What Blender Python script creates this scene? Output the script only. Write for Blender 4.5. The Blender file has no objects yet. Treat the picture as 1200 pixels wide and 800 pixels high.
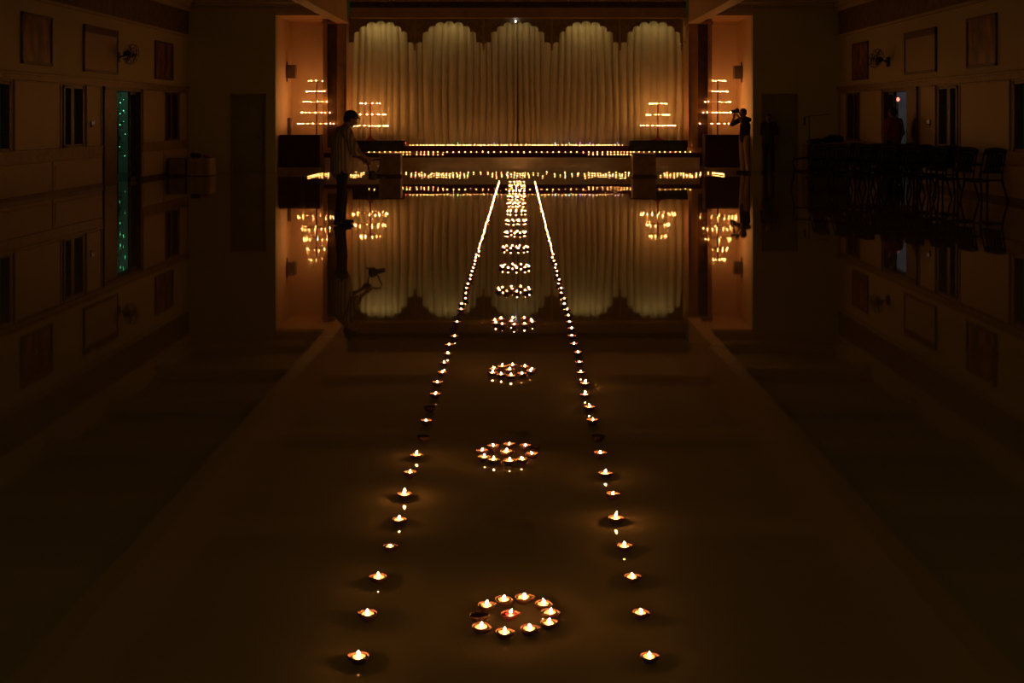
import bpy, bmesh, math, random
from mathutils import Vector, Matrix
random.seed(7)
PI = math.pi
S = bpy.context.scene
C = S.collection
CAMZ = 1.6
F = 1450.0          # focal length in pixels of the 1200 px wide frame

def XW(px, Y):      # metres across the hall of a measured column at distance Y
    return (px - 608.0) * Y / F
def ZW(py, Y):
    return CAMZ - (py - 137.0) * Y / F
def YF(py, z=0.0):
    return F * (CAMZ - z) / (py - 137.0)

# ------------------------------------------------------------------ materials
def nodes(name):
    m = bpy.data.materials.new(name); m.use_nodes = True
    nt = m.node_tree
    return m, nt, nt.nodes['Principled BSDF']

def mat(name, col, rough=0.6, metal=0.0, noise=0.0, nscale=8.0, bump=0.0, bscale=40.0, spec=0.5, sheen=0.0):
    m, nt, b = nodes(name)
    b.inputs['Base Color'].default_value = (*col, 1)
    b.inputs['Roughness'].default_value = rough
    b.inputs['Metallic'].default_value = metal
    b.inputs['Specular IOR Level'].default_value = spec
    if sheen: b.inputs['Sheen Weight'].default_value = sheen
    tc = nt.nodes.new('ShaderNodeTexCoord')
    if noise:
        n = nt.nodes.new('ShaderNodeTexNoise'); n.inputs['Scale'].default_value = nscale
        n.inputs['Detail'].default_value = 6
        nt.links.new(tc.outputs['Object'], n.inputs['Vector'])
        r = nt.nodes.new('ShaderNodeValToRGB')
        r.color_ramp.elements[0].position = 0.3; r.color_ramp.elements[1].position = 0.7
        r.color_ramp.elements[0].color = (*[c * (1 - noise) for c in col], 1)
        r.color_ramp.elements[1].color = (*[min(1, c * (1 + noise)) for c in col], 1)
        nt.links.new(n.outputs['Fac'], r.inputs['Fac']); nt.links.new(r.outputs['Color'], b.inputs['Base Color'])
    if bump:
        n = nt.nodes.new('ShaderNodeTexNoise'); n.inputs['Scale'].default_value = bscale
        nt.links.new(tc.outputs['Object'], n.inputs['Vector'])
        bp = nt.nodes.new('ShaderNodeBump'); bp.inputs['Strength'].default_value = bump
        bp.inputs['Distance'].default_value = 0.01
        nt.links.new(n.outputs['Fac'], bp.inputs['Height']); nt.links.new(bp.outputs['Normal'], b.inputs['Normal'])
    return m

def emit(name, col, strength):
    m, nt, b = nodes(name)
    b.inputs['Base Color'].default_value = (0, 0, 0, 1)
    b.inputs['Specular IOR Level'].default_value = 0
    b.inputs['Emission Color'].default_value = (*col, 1)
    b.inputs['Emission Strength'].default_value = strength
    return m

def floor_material():
    m, nt, b = nodes('polished stone')
    tc = nt.nodes.new('ShaderNodeTexCoord')
    n = nt.nodes.new('ShaderNodeTexNoise'); n.inputs['Scale'].default_value = 0.9; n.inputs['Detail'].default_value = 8
    nt.links.new(tc.outputs['Object'], n.inputs['Vector'])
    r = nt.nodes.new('ShaderNodeValToRGB')
    r.color_ramp.elements[0].color = (0.22, 0.185, 0.115, 1); r.color_ramp.elements[1].color = (0.31, 0.265, 0.17, 1)
    nt.links.new(n.outputs['Fac'], r.inputs['Fac'])
    nt.links.new(r.outputs['Color'], b.inputs['Base Color'])
    b.inputs['Roughness'].default_value = 0.025
    b.inputs['IOR'].default_value = 1.5
    # very slight unevenness of the polish
    n2 = nt.nodes.new('ShaderNodeTexNoise'); n2.inputs['Scale'].default_value = 2.5; n2.inputs['Detail'].default_value = 3
    nt.links.new(tc.outputs['Object'], n2.inputs['Vector'])
    bp = nt.nodes.new('ShaderNodeBump'); bp.inputs['Strength'].default_value = 0.02; bp.inputs['Distance'].default_value = 0.01
    nt.links.new(n2.outputs['Fac'], bp.inputs['Height']); nt.links.new(bp.outputs['Normal'], b.inputs['Normal'])
    return m

def frieze_material():
    m, nt, b = nodes('carved frieze')
    tc = nt.nodes.new('ShaderNodeTexCoord')
    v = nt.nodes.new('ShaderNodeTexVoronoi'); v.inputs['Scale'].default_value = 5.0
    nt.links.new(tc.outputs['Object'], v.inputs['Vector'])
    r = nt.nodes.new('ShaderNodeValToRGB')
    r.color_ramp.elements[0].color = (0.12, 0.085, 0.04, 1); r.color_ramp.elements[1].color = (0.22, 0.16, 0.075, 1)
    nt.links.new(v.outputs['Distance'], r.inputs['Fac']); nt.links.new(r.outputs['Color'], b.inputs['Base Color'])
    bp = nt.nodes.new('ShaderNodeBump'); bp.inputs['Strength'].default_value = 0.8; bp.inputs['Distance'].default_value = 0.03
    nt.links.new(v.outputs['Distance'], bp.inputs['Height']); nt.links.new(bp.outputs['Normal'], b.inputs['Normal'])
    b.inputs['Roughness'].default_value = 0.6
    return m

def picture_material(name, seed):
    # loose blotches of red, orange and brown paint
    m, nt, b = nodes(name)
    tc = nt.nodes.new('ShaderNodeTexCoord')
    mp = nt.nodes.new('ShaderNodeMapping'); mp.inputs['Location'].default_value = (seed, seed * 2.1, seed * 0.7)
    mp.inputs['Scale'].default_value = (1, 2.2, 1.2)
    n = nt.nodes.new('ShaderNodeTexNoise'); n.inputs['Scale'].default_value = 1.8; n.inputs['Detail'].default_value = 3
    nt.links.new(tc.outputs['Object'], mp.inputs['Vector']); nt.links.new(mp.outputs['Vector'], n.inputs['Vector'])
    r = nt.nodes.new('ShaderNodeValToRGB')
    e = r.color_ramp.elements
    e[0].position = 0.36; e[0].color = (0.05, 0.03, 0.02, 1)
    e[1].position = 0.66; e[1].color = (0.45, 0.22, 0.10, 1)
    k = e.new(0.5); k.color = (0.22, 0.07, 0.04, 1)
    nt.links.new(n.outputs['Fac'], r.inputs['Fac']); nt.links.new(r.outputs['Color'], b.inputs['Base Color'])
    b.inputs['Roughness'].default_value = 0.35
    return m

def stripe_material():
    m, nt, b = nodes('striped shirt cotton')
    tc = nt.nodes.new('ShaderNodeTexCoord')
    w = nt.nodes.new('ShaderNodeTexWave'); w.wave_type = 'BANDS'; w.bands_direction = 'DIAGONAL'
    w.inputs['Scale'].default_value = 9.0; w.inputs['Distortion'].default_value = 0.6
    mp = nt.nodes.new('ShaderNodeMapping'); mp.inputs['Scale'].default_value = (1, 1, 0.02)
    nt.links.new(tc.outputs['Object'], mp.inputs['Vector']); nt.links.new(mp.outputs['Vector'], w.inputs['Vector'])
    r = nt.nodes.new('ShaderNodeValToRGB')
    r.color_ramp.elements[0].color = (0.16, 0.11, 0.08, 1); r.color_ramp.elements[1].color = (0.42, 0.34, 0.27, 1)
    nt.links.new(w.outputs['Color'], r.inputs['Fac']); nt.links.new(r.outputs['Color'], b.inputs['Base Color'])
    b.inputs['Roughness'].default_value = 0.85
    return m

def tinted_glass(name, col, rough=0.0):
    m, nt, b = nodes(name)
    b.inputs['Base Color'].default_value = (*col, 1)
    b.inputs['Transmission Weight'].default_value = 1.0
    b.inputs['Roughness'].default_value = rough
    b.inputs['IOR'].default_value = 1.45
    return m

FLC = (1.0, 0.385, 0.092)
M = {}
M['floor'] = floor_material()
M['frieze'] = frieze_material()
M['wall'] = mat('cream wall paint', (0.56, 0.49, 0.31), 0.55, noise=0.05, nscale=1.2, bump=0.1)
M['wall_niche'] = mat('cream niche paint', (0.74, 0.58, 0.42), 0.6, noise=0.04, nscale=1.5)
M['wall_flank'] = mat('olive cream wall paint', (0.50, 0.48, 0.26), 0.6, noise=0.06, nscale=1.0)
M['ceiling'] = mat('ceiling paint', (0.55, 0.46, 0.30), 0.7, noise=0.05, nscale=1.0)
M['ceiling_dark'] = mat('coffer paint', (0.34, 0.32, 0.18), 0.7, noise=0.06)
M['beam'] = mat('beam paint', (0.74, 0.54, 0.36), 0.55, noise=0.06, nscale=2)
M['wood_dark'] = mat('dark stained wood', (0.12, 0.06, 0.03), 0.45, noise=0.35, nscale=5)
M['wood_mid'] = mat('brown wood', (0.30, 0.20, 0.09), 0.45, noise=0.25, nscale=5)
M['wood_pale'] = mat('pale panel', (0.50, 0.39, 0.25), 0.5, noise=0.05, nscale=2)
M['valance'] = mat('brown carved wood', (0.28, 0.21, 0.10), 0.5, noise=0.25, nscale=9, bump=0.5, bscale=14)
M['fascia'] = mat('brown fascia', (0.40, 0.28, 0.14), 0.5, noise=0.12, nscale=3)
M['pier'] = mat('orange brown pier wood', (0.46, 0.27, 0.14), 0.45, noise=0.15, nscale=4)
M['cloth_brown'] = mat('dark brown cloth', (0.05, 0.035, 0.02), 0.9, noise=0.2, nscale=8)
M['marble'] = mat('polished pale stage stone', (0.54, 0.39, 0.27), 0.16, noise=0.1, nscale=2.5, spec=0.7)
M['carpet_red'] = mat('dark red carpet', (0.07, 0.012, 0.008), 0.95, noise=0.25, nscale=40, bump=0.4, bscale=200)
M['cloth_red'] = mat('dark red cloth', (0.035, 0.004, 0.004), 0.9, noise=0.2, nscale=8, sheen=0.2)
M['cloth_black'] = mat('black cloth', (0.012, 0.011, 0.008), 0.9, noise=0.2, nscale=8)
M['cloth_pale'] = mat('pale tablecloth', (0.40, 0.30, 0.18), 0.85, noise=0.1, nscale=8)
M['curtain'] = mat('cream stage curtain fabric', (0.62, 0.55, 0.40), 0.75, noise=0.06, nscale=3, sheen=0.3)
M['clay'] = mat('terracotta clay', (0.06, 0.019, 0.009), 0.7, noise=0.3, nscale=60, bump=0.3, bscale=300)
M['clay_red'] = mat('red painted clay', (0.08, 0.008, 0.006), 0.6, noise=0.2, nscale=60)
M['wax'] = mat('molten candle wax', (0.20, 0.17, 0.125), 0.4, noise=0.1, nscale=80)
M['wax_red'] = mat('red candle wax', (0.24, 0.004, 0.008), 0.4, noise=0.1, nscale=80)
M['wick'] = mat('charred wick', (0.02, 0.015, 0.01), 0.9)
M['flame'] = emit('candle flame', FLC, 290.0)
M['flame_cup'] = emit('lamp stand flame', FLC, 300.0)
M['flame_soft'] = emit('small candle flame', FLC, 110.0)
M['plastic_black'] = mat('black moulded plastic', (0.006, 0.006, 0.007), 0.5)
M['metal_dark'] = mat('dark metal', (0.05, 0.04, 0.035), 0.4, metal=0.8)
M['metal_red'] = mat('rust red painted iron', (0.30, 0.06, 0.025), 0.5, metal=0.3)
M['metal_brown'] = mat('brown painted iron', (0.10, 0.035, 0.02), 0.5, metal=0.3)
M['speaker'] = mat('grey speaker cabinet', (0.20, 0.16, 0.13), 0.6)
M['grille'] = mat('speaker grille cloth', (0.13, 0.10, 0.085), 0.9, bump=0.6, bscale=250)
M['door'] = mat('dark green-brown door paint', (0.27, 0.26, 0.13), 0.5, noise=0.1, nscale=2)
M['skin'] = mat('skin', (0.26, 0.13, 0.08), 0.5, noise=0.06, nscale=12)
M['hair'] = mat('black hair', (0.010, 0.008, 0.006), 0.5, bump=0.6, bscale=150)
M['denim'] = mat('dark trousers', (0.022, 0.018, 0.015), 0.9, noise=0.2, nscale=12)
M['khaki'] = mat('beige trousers', (0.34, 0.24, 0.14), 0.9, noise=0.1, nscale=12)
M['tee_black'] = mat('black shirt cotton', (0.018, 0.014, 0.012), 0.9, noise=0.2, nscale=12)
M['tee_dark'] = mat('dark green shirt cotton', (0.03, 0.03, 0.018), 0.9, noise=0.2, nscale=12)
M['tee_orange'] = mat('orange red shirt cotton', (0.34, 0.07, 0.03), 0.9, noise=0.15, nscale=12)
M['stripes'] = stripe_material()
M['leather'] = mat('dark leather', (0.018, 0.013, 0.010), 0.4)
M['eye'] = mat('eye white', (0.5, 0.45, 0.4), 0.2)
M['screen'] = emit('camera display', (0.8, 0.85, 1.0), 0.12)
M['camera_black'] = mat('camera body rubber', (0.012, 0.012, 0.013), 0.45)
M['glass_dark'] = tinted_glass('dark window glass', (0.55, 0.6, 0.55))
M['glass_green'] = tinted_glass('green tinted door glass', (0.55, 0.66, 0.45))
M['leaf'] = mat('leaves', (0.06, 0.11, 0.04), 0.6, noise=0.3, nscale=20)
M['plaster_out'] = mat('outdoor plaster', (0.5, 0.5, 0.47), 0.8, noise=0.15, nscale=3)
M['ground_out'] = mat('outdoor paving', (0.16, 0.15, 0.13), 0.8, noise=0.2, nscale=3)
M['bulb_green'] = emit('green fairy bulb', (0.15, 1.0, 0.35), 5.0)
M['bulb_red'] = emit('red lamp', (1.0, 0.16, 0.10), 3.0)
M['bulb_white'] = emit('white bulb', (0.9, 0.95, 1.0), 6.0)
M['glint_dim'] = emit('dim orange panel glint', (1.0, 0.45, 0.2), 0.05)  # faint glow imitating reflections on the side wall panels
for nme, c in dict(red=(1, .05, .02), green=(.1, 1, .25), blue=(.12, .15, 1), cyan=(.2, .9, 1), violet=(.3, .15, 1)).items():
    M['led_' + nme] = emit(nme + ' fairy light', c, 6.0)

# ------------------------------------------------------------------ mesh helpers
class MB:
    def __init__(s): s.v = []; s.f = []; s.mi = []; s.sm = []
    def add(s, v, f, mi=0, smooth=False):
        o = len(s.v); s.v += [tuple(p) for p in v]
        for q in f: s.f.append(tuple(i + o for i in q)); s.mi.append(mi); s.sm.append(smooth)
        return s
    def box(s, x0, x1, y0, y1, z0, z1, mi=0, M4=None):
        v = [Vector(p) for p in ((x0,y0,z0),(x1,y0,z0),(x1,y1,z0),(x0,y1,z0),(x0,y0,z1),(x1,y0,z1),(x1,y1,z1),(x0,y1,z1))]
        if M4 is not None: v = [M4 @ p for p in v]
        return s.add(v, [(0,3,2,1),(4,5,6,7),(0,1,5,4),(1,2,6,5),(2,3,7,6),(3,0,4,7)], mi)
    def lathe(s, prof, n=24, mi=0, off=(0,0,0), outline=None, smooth=True, cap=False):
        v = []; f = []
        for (r, z) in prof:
            for k in range(n):
                a = 2*PI*k/n; g = outline(a) if outline else 1.0
                v.append((off[0] + r*g*math.cos(a), off[1] + r*g*math.sin(a), off[2] + z))
        for i in range(len(prof)-1):
            for k in range(n):
                a = i*n+k; b = i*n+(k+1) % n
                f.append((a, b, b+n, a+n))
        if cap:
            f.append(tuple(range(n-1, -1, -1))); f.append(tuple((len(prof)-1)*n + k for k in range(n)))
        return s.add(v, f, mi, smooth)
    def tube(s, pts, r, n=8, mi=0, smooth=True):
        pts = [Vector(p) for p in pts]
        rs = r if isinstance(r, (list, tuple)) else [r]*len(pts)
        v = []; f = []
        up = Vector((0, 0, 1))
        for i, p in enumerate(pts):
            t = (pts[min(i+1, len(pts)-1)] - pts[max(i-1, 0)]).normalized()
            a = t.cross(up)
            if a.length < 1e-3: a = t.cross(Vector((1, 0, 0)))
            a.normalize(); b = t.cross(a).normalized()
            for k in range(n):
                w = 2*PI*k/n
                v.append(p + (a*math.cos(w) + b*math.sin(w))*rs[i])
        for i in range(len(pts)-1):
            for k in range(n):
                q = i*n+k; w = i*n+(k+1) % n
                f.append((q, w, w+n, q+n))
        f.append(tuple(range(n-1, -1, -1))); f.append(tuple((len(pts)-1)*n+k for k in range(n)))
        return s.add(v, f, mi, smooth)
    def ball(s, c, r, nu=10, nv=6, mi=0, rot=None):
        if not isinstance(r, (tuple, list)): r = (r, r, r)
        v = []; f = []
        for j in range(1, nv):
            t = PI*j/nv
            for k in range(nu):
                a = 2*PI*k/nu
                v.append(Vector((r[0]*math.sin(t)*math.cos(a), r[1]*math.sin(t)*math.sin(a), r[2]*math.cos(t))))
        top = len(v); v.append(Vector((0, 0, r[2]))); bot = len(v); v.append(Vector((0, 0, -r[2])))
        for j in range(nv-2):
            for k in range(nu):
                a = j*nu+k; b = j*nu+(k+1) % nu
                f.append((a, a+nu, b+nu, b))
        for k in range(nu):
            f.append((top, k, (k+1) % nu)); f.append((bot, (nv-2)*nu+(k+1) % nu, (nv-2)*nu+k))
        if rot is not None: v = [rot @ p for p in v]
        return s.add([p + Vector(c) for p in v], f, mi, True)
    def build(s, name, mats, parent=None, loc=None, bevel=0.0):
        me = bpy.data.meshes.new(name); me.from_pydata(s.v, [], s.f)
        if not isinstance(mats, (list, tuple)): mats = [mats]
        for m in mats: me.materials.append(m)
        for p, mi, sm in zip(me.polygons, s.mi, s.sm): p.material_index = mi; p.use_smooth = sm
        me.update()
        o = bpy.data.objects.new(name, me); C.objects.link(o)
        if parent: o.parent = parent
        if loc: o.location = loc
        if bevel:
            b = o.modifiers.new('bevel', 'BEVEL'); b.width = bevel; b.segments = 2; b.limit_method = 'ANGLE'
        return o

def tag(o, label=None, cat=None, group=None, kind=None):
    if label: o['label'] = label
    if cat: o['category'] = cat
    if group: o['group'] = group
    if kind: o['kind'] = kind
    return o

def empty(name, loc, rz=0.0, label=None, cat=None, group=None):
    o = bpy.data.objects.new(name, None); C.objects.link(o)
    o.location = loc; o.rotation_euler = (0, 0, rz); o.empty_display_size = 0.1
    return tag(o, label, cat, group)

def struct(o, label=None):
    o['kind'] = 'structure'
    if label: o['label'] = label
    return o

def copy_tree(o, parent=None):
    c = o.copy(); C.objects.link(c)
    if parent: c.parent = parent
    for ch in [k for k in o.children]: copy_tree(ch, c)
    return c

def ordinal(n):
    w = ['first','second','third','fourth','fifth','sixth','seventh','eighth','ninth','tenth','eleventh','twelfth',
         'thirteenth','fourteenth','fifteenth','sixteenth','seventeenth','eighteenth']
    return w[n]

# ------------------------------------------------------------------ room shell
XL, XR = -9.57, 9.27
YB, YFK, YN = -4.0, 35.7, 38.3        # wall behind the camera, flanking walls, niche back wall
ZC, ZS = 5.45, 5.12                   # centre ceiling, side bay ceiling

def side_wall(name, xin, out, openings):
    ys = sorted({YB, YFK + 0.3} | {o[0] for o in openings} | {o[1] for o in openings})
    zs = sorted({0.0, ZC + 0.1} | {o[2] for o in openings} | {o[3] for o in openings})
    b = MB()
    for i in range(len(ys)-1):
        run = None
        for j in range(len(zs)-1):
            cy, cz = (ys[i]+ys[i+1])/2, (zs[j]+zs[j+1])/2
            if any(o[0] < cy < o[1] and o[2] < cz < o[3] for o in openings): continue
            x0, x1 = sorted((xin, xin + out*0.28))
            b.box(x0, x1, ys[i], ys[i+1], zs[j], zs[j+1])
    return struct(b.build(name, M['wall']))

LW = [(20.2, 23.25, 0.95, 2.27), (25.95, 27.15, 0.95, 2.27), (33.55, 34.65, 0.95, 2.27), (28.45, 31.25, 0.0, 2.28)]
RW = [(20.6, 23.15, 0.95, 2.27), (26.1, 27.3, 0.95, 2.27), (33.7, 34.8, 0.95, 2.27), (28.7, 31.35, 0.0, 2.28)]
side_wall('wall_left', XL, -1, LW)
side_wall('wall_right', XR, 1, RW)

struct(MB().box(XL-0.3, XR+0.3, YB-0.2, 39.6, -0.2, 0.0).build('floor', M['floor']))
struct(MB().box(XL-0.3, XR+0.3, YB-0.25, YB, 0, ZC+0.1).build('wall_back', M['wall']))
# flanking walls with closed doors, header over the opening, niche walls
OL, OR, OT = -7.02, 6.75, 4.53
DL, DR, DT = (-8.32, -7.29), (7.0, 8.05), 2.27
b = MB()
b.box(XL, DL[0], YFK, YFK+0.3, 0, ZC+0.1).box(DL[1], OL, YFK, YFK+0.3, 0, ZC+0.1).box(DL[0], DL[1], YFK, YFK+0.3, DT, ZC+0.1)
struct(b.build('wall_front_left', M['wall_flank']))
b = MB()
b.box(DR[1], XR, YFK, YFK+0.3, 0, ZC+0.1).box(OR, DR[0], YFK, YFK+0.3, 0, ZC+0.1).box(DR[0], DR[1], YFK, YFK+0.3, DT, ZC+0.1)
struct(b.build('wall_front_right', M['wall_flank']))
b = MB(); b.box(OL, -5.45, YFK, YFK+0.3, OT, ZC+0.1).box(5.4, OR, YFK, YFK+0.3, OT, ZC+0.1)
struct(b.build('trim_1', M['beam']))
b = MB()
b.box(OL-0.25, OL, YFK+0.3, YN+0.2, 0, OT+0.1).box(OL, -5.3, YN, YN+0.2, 0, OT+0.1)
struct(b.build('wall_niche_left', M['wall_niche']))
b = MB()
b.box(OR, OR+0.25, YFK+0.3, YN+0.2, 0, OT+0.1).box(5.2, OR, YN, YN+0.2, 0, OT+0.1)
struct(b.build('wall_niche_right', M['wall_niche']))
b = MB(); b.box(OL, -5.3, YFK+0.3, YN+0.2, OT, OT+0.15).box(5.2, OR, YFK+0.3, YN+0.2, OT, OT+0.15)
# small cove along the niche back wall
b.box(OL, -5.3, YN-0.12, YN, OT-0.12, OT).box(5.2, OR, YN-0.12, YN, OT-0.12, OT)
struct(b.build('trim_2', M['beam']))
struct(MB().box(-5.6, 5.5, 39.2, 39.4, 0, ZC+0.1).build('wall_front', M['wall_flank']))

# ceiling: centre panel, lower side bays, long beams, cross beams
b = MB(); b.box(-5.5, 5.45, YB, 39.4, ZC, ZC+0.15)
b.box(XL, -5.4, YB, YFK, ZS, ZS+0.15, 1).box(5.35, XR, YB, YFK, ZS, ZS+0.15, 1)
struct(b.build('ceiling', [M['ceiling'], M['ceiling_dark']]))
b = MB(); b.box(-5.40, -5.13, YB, 36.95, 4.45, ZC).box(-5.44, -5.09, YB, 36.95, 4.39, 4.45)
struct(b.build('trim_3', M['beam']))
b = MB(); b.box(5.08, 5.35, YB, 36.95, 4.45, ZC).box(5.04, 5.39, YB, 36.95, 4.39, 4.45)
struct(b.build('trim_4', M['beam']))
n = 5
for k, yy in enumerate([35.45, 31.9, 28.3, 24.7, 21.1, 17.5, 13.9, 10.3]):
    b = MB()
    b.box(XL, -5.4, yy-0.16, yy+0.16, 4.86, ZS).box(XL, -5.4, yy-0.22, yy+0.22, 4.98, ZS)
    b.box(5.35, XR, yy-0.16, yy+0.16, 4.86, ZS).box(5.35, XR, yy-0.22, yy+0.22, 4.98, ZS)
    struct(b.build('trim_%d' % n, M['ceiling'])); n += 1
for k, yy in enumerate([33.0, 27.0, 21.0, 15.0, 9.0]):
    b = MB(); b.box(-5.13, 5.08, yy-0.15, yy+0.15, 5.25, ZC)
    struct(b.build('trim_%d' % n, M['beam'])); n += 1
# frieze and cornice of the side walls
for sx, xi in ((1, XL), (-1, XR)):
    b = MB()
    def bx(d, z0, z1, mi): b.box(min(xi, xi+sx*d), max(xi, xi+sx*d), YB, YFK, z0, z1, mi)
    bx(0.05, 3.93, 4.62, 0); bx(0.09, 3.90, 3.96, 1); bx(0.12, 4.62, 4.74, 1); bx(0.20, 4.74, 4.86, 1); bx(0.28, 4.86, 5.12, 1)
    struct(b.build('trim_%d' % n, [M['frieze'], M['ceiling']])); n += 1
    # lintel band over the windows, low wainscot
    b = MB()
    def by(d, y0, y1, z0, z1, mi): b.box(min(xi, xi+sx*d), max(xi, xi+sx*d), y0, y1, z0, z1, mi)
    by(0.07, YB, YFK, 2.31, 2.45, 0); by(0.10, YB, YFK, 2.41, 2.46, 0)
    struct(b.build('trim_%d' % n, M['wood_mid'])); n += 1
    ops = LW if sx > 0 else RW
    door = ops[3]
    b = MB()
    by(0.04, YB, door[0]-0.1, 0.70, 0.93, 1); by(0.04, door[1]+0.1, YFK, 0.70, 0.93, 1)
    by(0.06, YB, door[0]-0.1, 0.90, 0.95, 1); by(0.06, door[1]+0.1, YFK, 0.90, 0.95, 1)
    for (y0, y1) in ((door[1]+0.12, 33.2), (33.26, YFK), (25.35, door[0]-0.12), (22.2, 25.28), (19.0, 22.1), (15.8, 18.9), (12.6, 15.7)):
        by(0.03, y0, y1, 0.09, 0.68, 0)
        by(0.045, y0+0.10, y1-0.10, 0.17, 0.60, 0)
    struct(b.build('trim_%d' % n, [M['wood_pale'], M['wood_mid']])); n += 1
    b = MB(); by(0.05, YB, door[0]-0.1, 0, 0.09, 0); by(0.05, door[1]+0.1, YFK, 0, 0.09, 0)
    struct(b.build('baseboard_' + ('left' if sx > 0 else 'right'), M['wood_dark']))
    # pale framed wall panels between the windows
    b = MB()
    for (y0, y1) in ((23.45, 25.75), (27.35, 28.25), (31.45, 33.35), (34.8, 35.6)) if sx > 0 else ((23.35, 25.9), (27.5, 28.5), (31.55, 33.5), (34.95, 35.6)):
        by(0.025, y0, y1, 0.98, 2.28, 0)
        by(0.04, y0-0.05, y0, 0.96, 2.30, 1); by(0.04, y1, y1+0.05, 0.96, 2.30, 1)
        by(0.04, y0, y1, 2.27, 2.30, 1)
    struct(b.build('trim_%d' % n, [M['wood_pale'], M['wood_mid']])); n += 1
# windows
wn = 1
for sx, xi, ops in ((1, XL, LW), (-1, XR, RW)):
    for (y0, y1, z0, z1) in ops[:3]:
        fr = MB()
        xa, xb = sorted((xi - sx*0.14, xi + sx*0.03))
        for (a, c, d, e) in ((y0, y0+0.07, z0, z1), (y1-0.07, y1, z0, z1), (y0, y1, z0, z0+0.06), (y0, y1, z1-0.06, z1)):
            fr.box(xa, xb, a, c, d, e)
        ym = (y0+y1)/2
        fr.box(xi-sx*0.12 if sx > 0 else xi, xi if sx > 0 else xi+0.12, ym-0.10, ym+0.08, z0, z1)
        w = struct(fr.build('window_%d' % wn, M['wood_dark']))
        gx = xi - sx*0.1
        MB().box(gx-0.004, gx+0.004, y0+0.07, ym-0.10, z0+0.06, z1-0.06).build('pane', M['glass_dark'], w)
        MB().box(gx-0.004, gx+0.004, ym+0.08, y1-0.07, z0+0.06, z1-0.06).build('pane', M['glass_dark'], w)
        wn += 1
# double doors in the side walls: dark leaf closed, middle open, last leaf of tinted glass
for sx, xi, (y0, y1), o0, g0, dn in ((1, XL, (28.45, 31.25), 29.48, 30.62, 1), (-1, XR, (28.7, 31.35), 29.6, 30.75, 2)):
    fr = MB()
    xa, xb = sorted((xi - sx*0.28, xi + sx*0.05))
    fr.box(xa, xb, y0, y0+0.08, 0, 2.28).box(xa, xb, y1-0.08, y1, 0, 2.28).box(xa, xb, y0, y1, 2.22, 2.31)
    d = struct(fr.build('door_%d' % dn, M['wood_dark']))
    lf = MB(); xa, xb = sorted((xi - sx*0.05, xi + sx*0.0))
    lf.box(xa, xb, y0+0.08, o0, 0.01, 2.22)
    for za, zb in ((0.15, 0.95), (1.1, 2.1)):
        xc_, xd_ = sorted((xi + sx*0.0, xi + sx*0.012)); lf.box(xc_, xd_, y0+0.2, o0-0.12, za, zb)
    l = lf.build('door_leaf', M['wood_dark'], d)
    hb = MB().tube([(xi+sx*0.0, o0-0.07, 1.0), (xi+sx*0.06, o0-0.07, 1.0), (xi+sx*0.06, o0-0.07, 1.25), (xi+sx*0.0, o0-0.07, 1.25)], 0.009)
    hb.build('door_handle', M['metal_dark'], l)
    gf = MB(); xa, xb = sorted((xi - sx*0.10, xi - sx*0.05))
    gf.box(xa, xb, g0, g0+0.03, 0.01, 2.22).box(xa, xb, y1-0.13, y1-0.08, 0.01, 2.22).box(xa, xb, g0, y1-0.08, 0.01, 0.1).box(xa, xb, g0, y1-0.08, 2.15, 2.22)
    gl = gf.build('door_leaf', M['wood_dark'], d)
    MB().box(xi-sx*0.075-0.003, xi-sx*0.075+0.003, g0+0.05, y1-0.13, 0.1, 2.15).build('glass', M['glass_green'], gl)
# closed flush doors of the flanking walls
for dn, (x0, x1) in ((3, DL), (4, DR)):
    fr = MB(); y0 = YFK
    fr.box(x0, x0+0.05, y0-0.02, y0+0.2, 0, DT).box(x1-0.05, x1, y0-0.02, y0+0.2, 0, DT).box(x0, x1, y0-0.02, y0+0.2, DT-0.05, DT)
    d = struct(fr.build('door_%d' % dn, M['wood_mid']))
    lf = MB().box(x0+0.05, x1-0.05, y0+0.06, y0+0.10, 0.0, DT-0.05)
    for a, c in ((0.14, (x1-x0)/2-0.04), ((x1-x0)/2+0.04, x1-x0-0.14)):
        for za, zb in ((0.2, 0.95), (1.1, 2.08)): lf.box(x0+a, x0+c, y0+0.05, y0+0.06, za, zb)
    l = lf.build('door_leaf', M['door'], d)
    MB().tube([(x1-0.14, y0+0.06, 1.0), (x1-0.14, y0+0.0, 1.0), (x1-0.26, y0+0.0, 1.0)], 0.009).build('door_handle', M['metal_dark'], l)
# flank wall cornice
b = MB()
b.box(XL, -5.45, YFK-0.05, YFK, 4.62, 4.72).box(5.4, XR, YFK-0.05, YFK, 4.62, 4.72)
b.box(XL, -5.45, YFK-0.14, YFK, 4.80, 4.90).box(5.4, XR, YFK-0.14, YFK, 4.80, 4.90)
struct(b.build('trim_%d' % n, M['ceiling'])); n += 1

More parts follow.
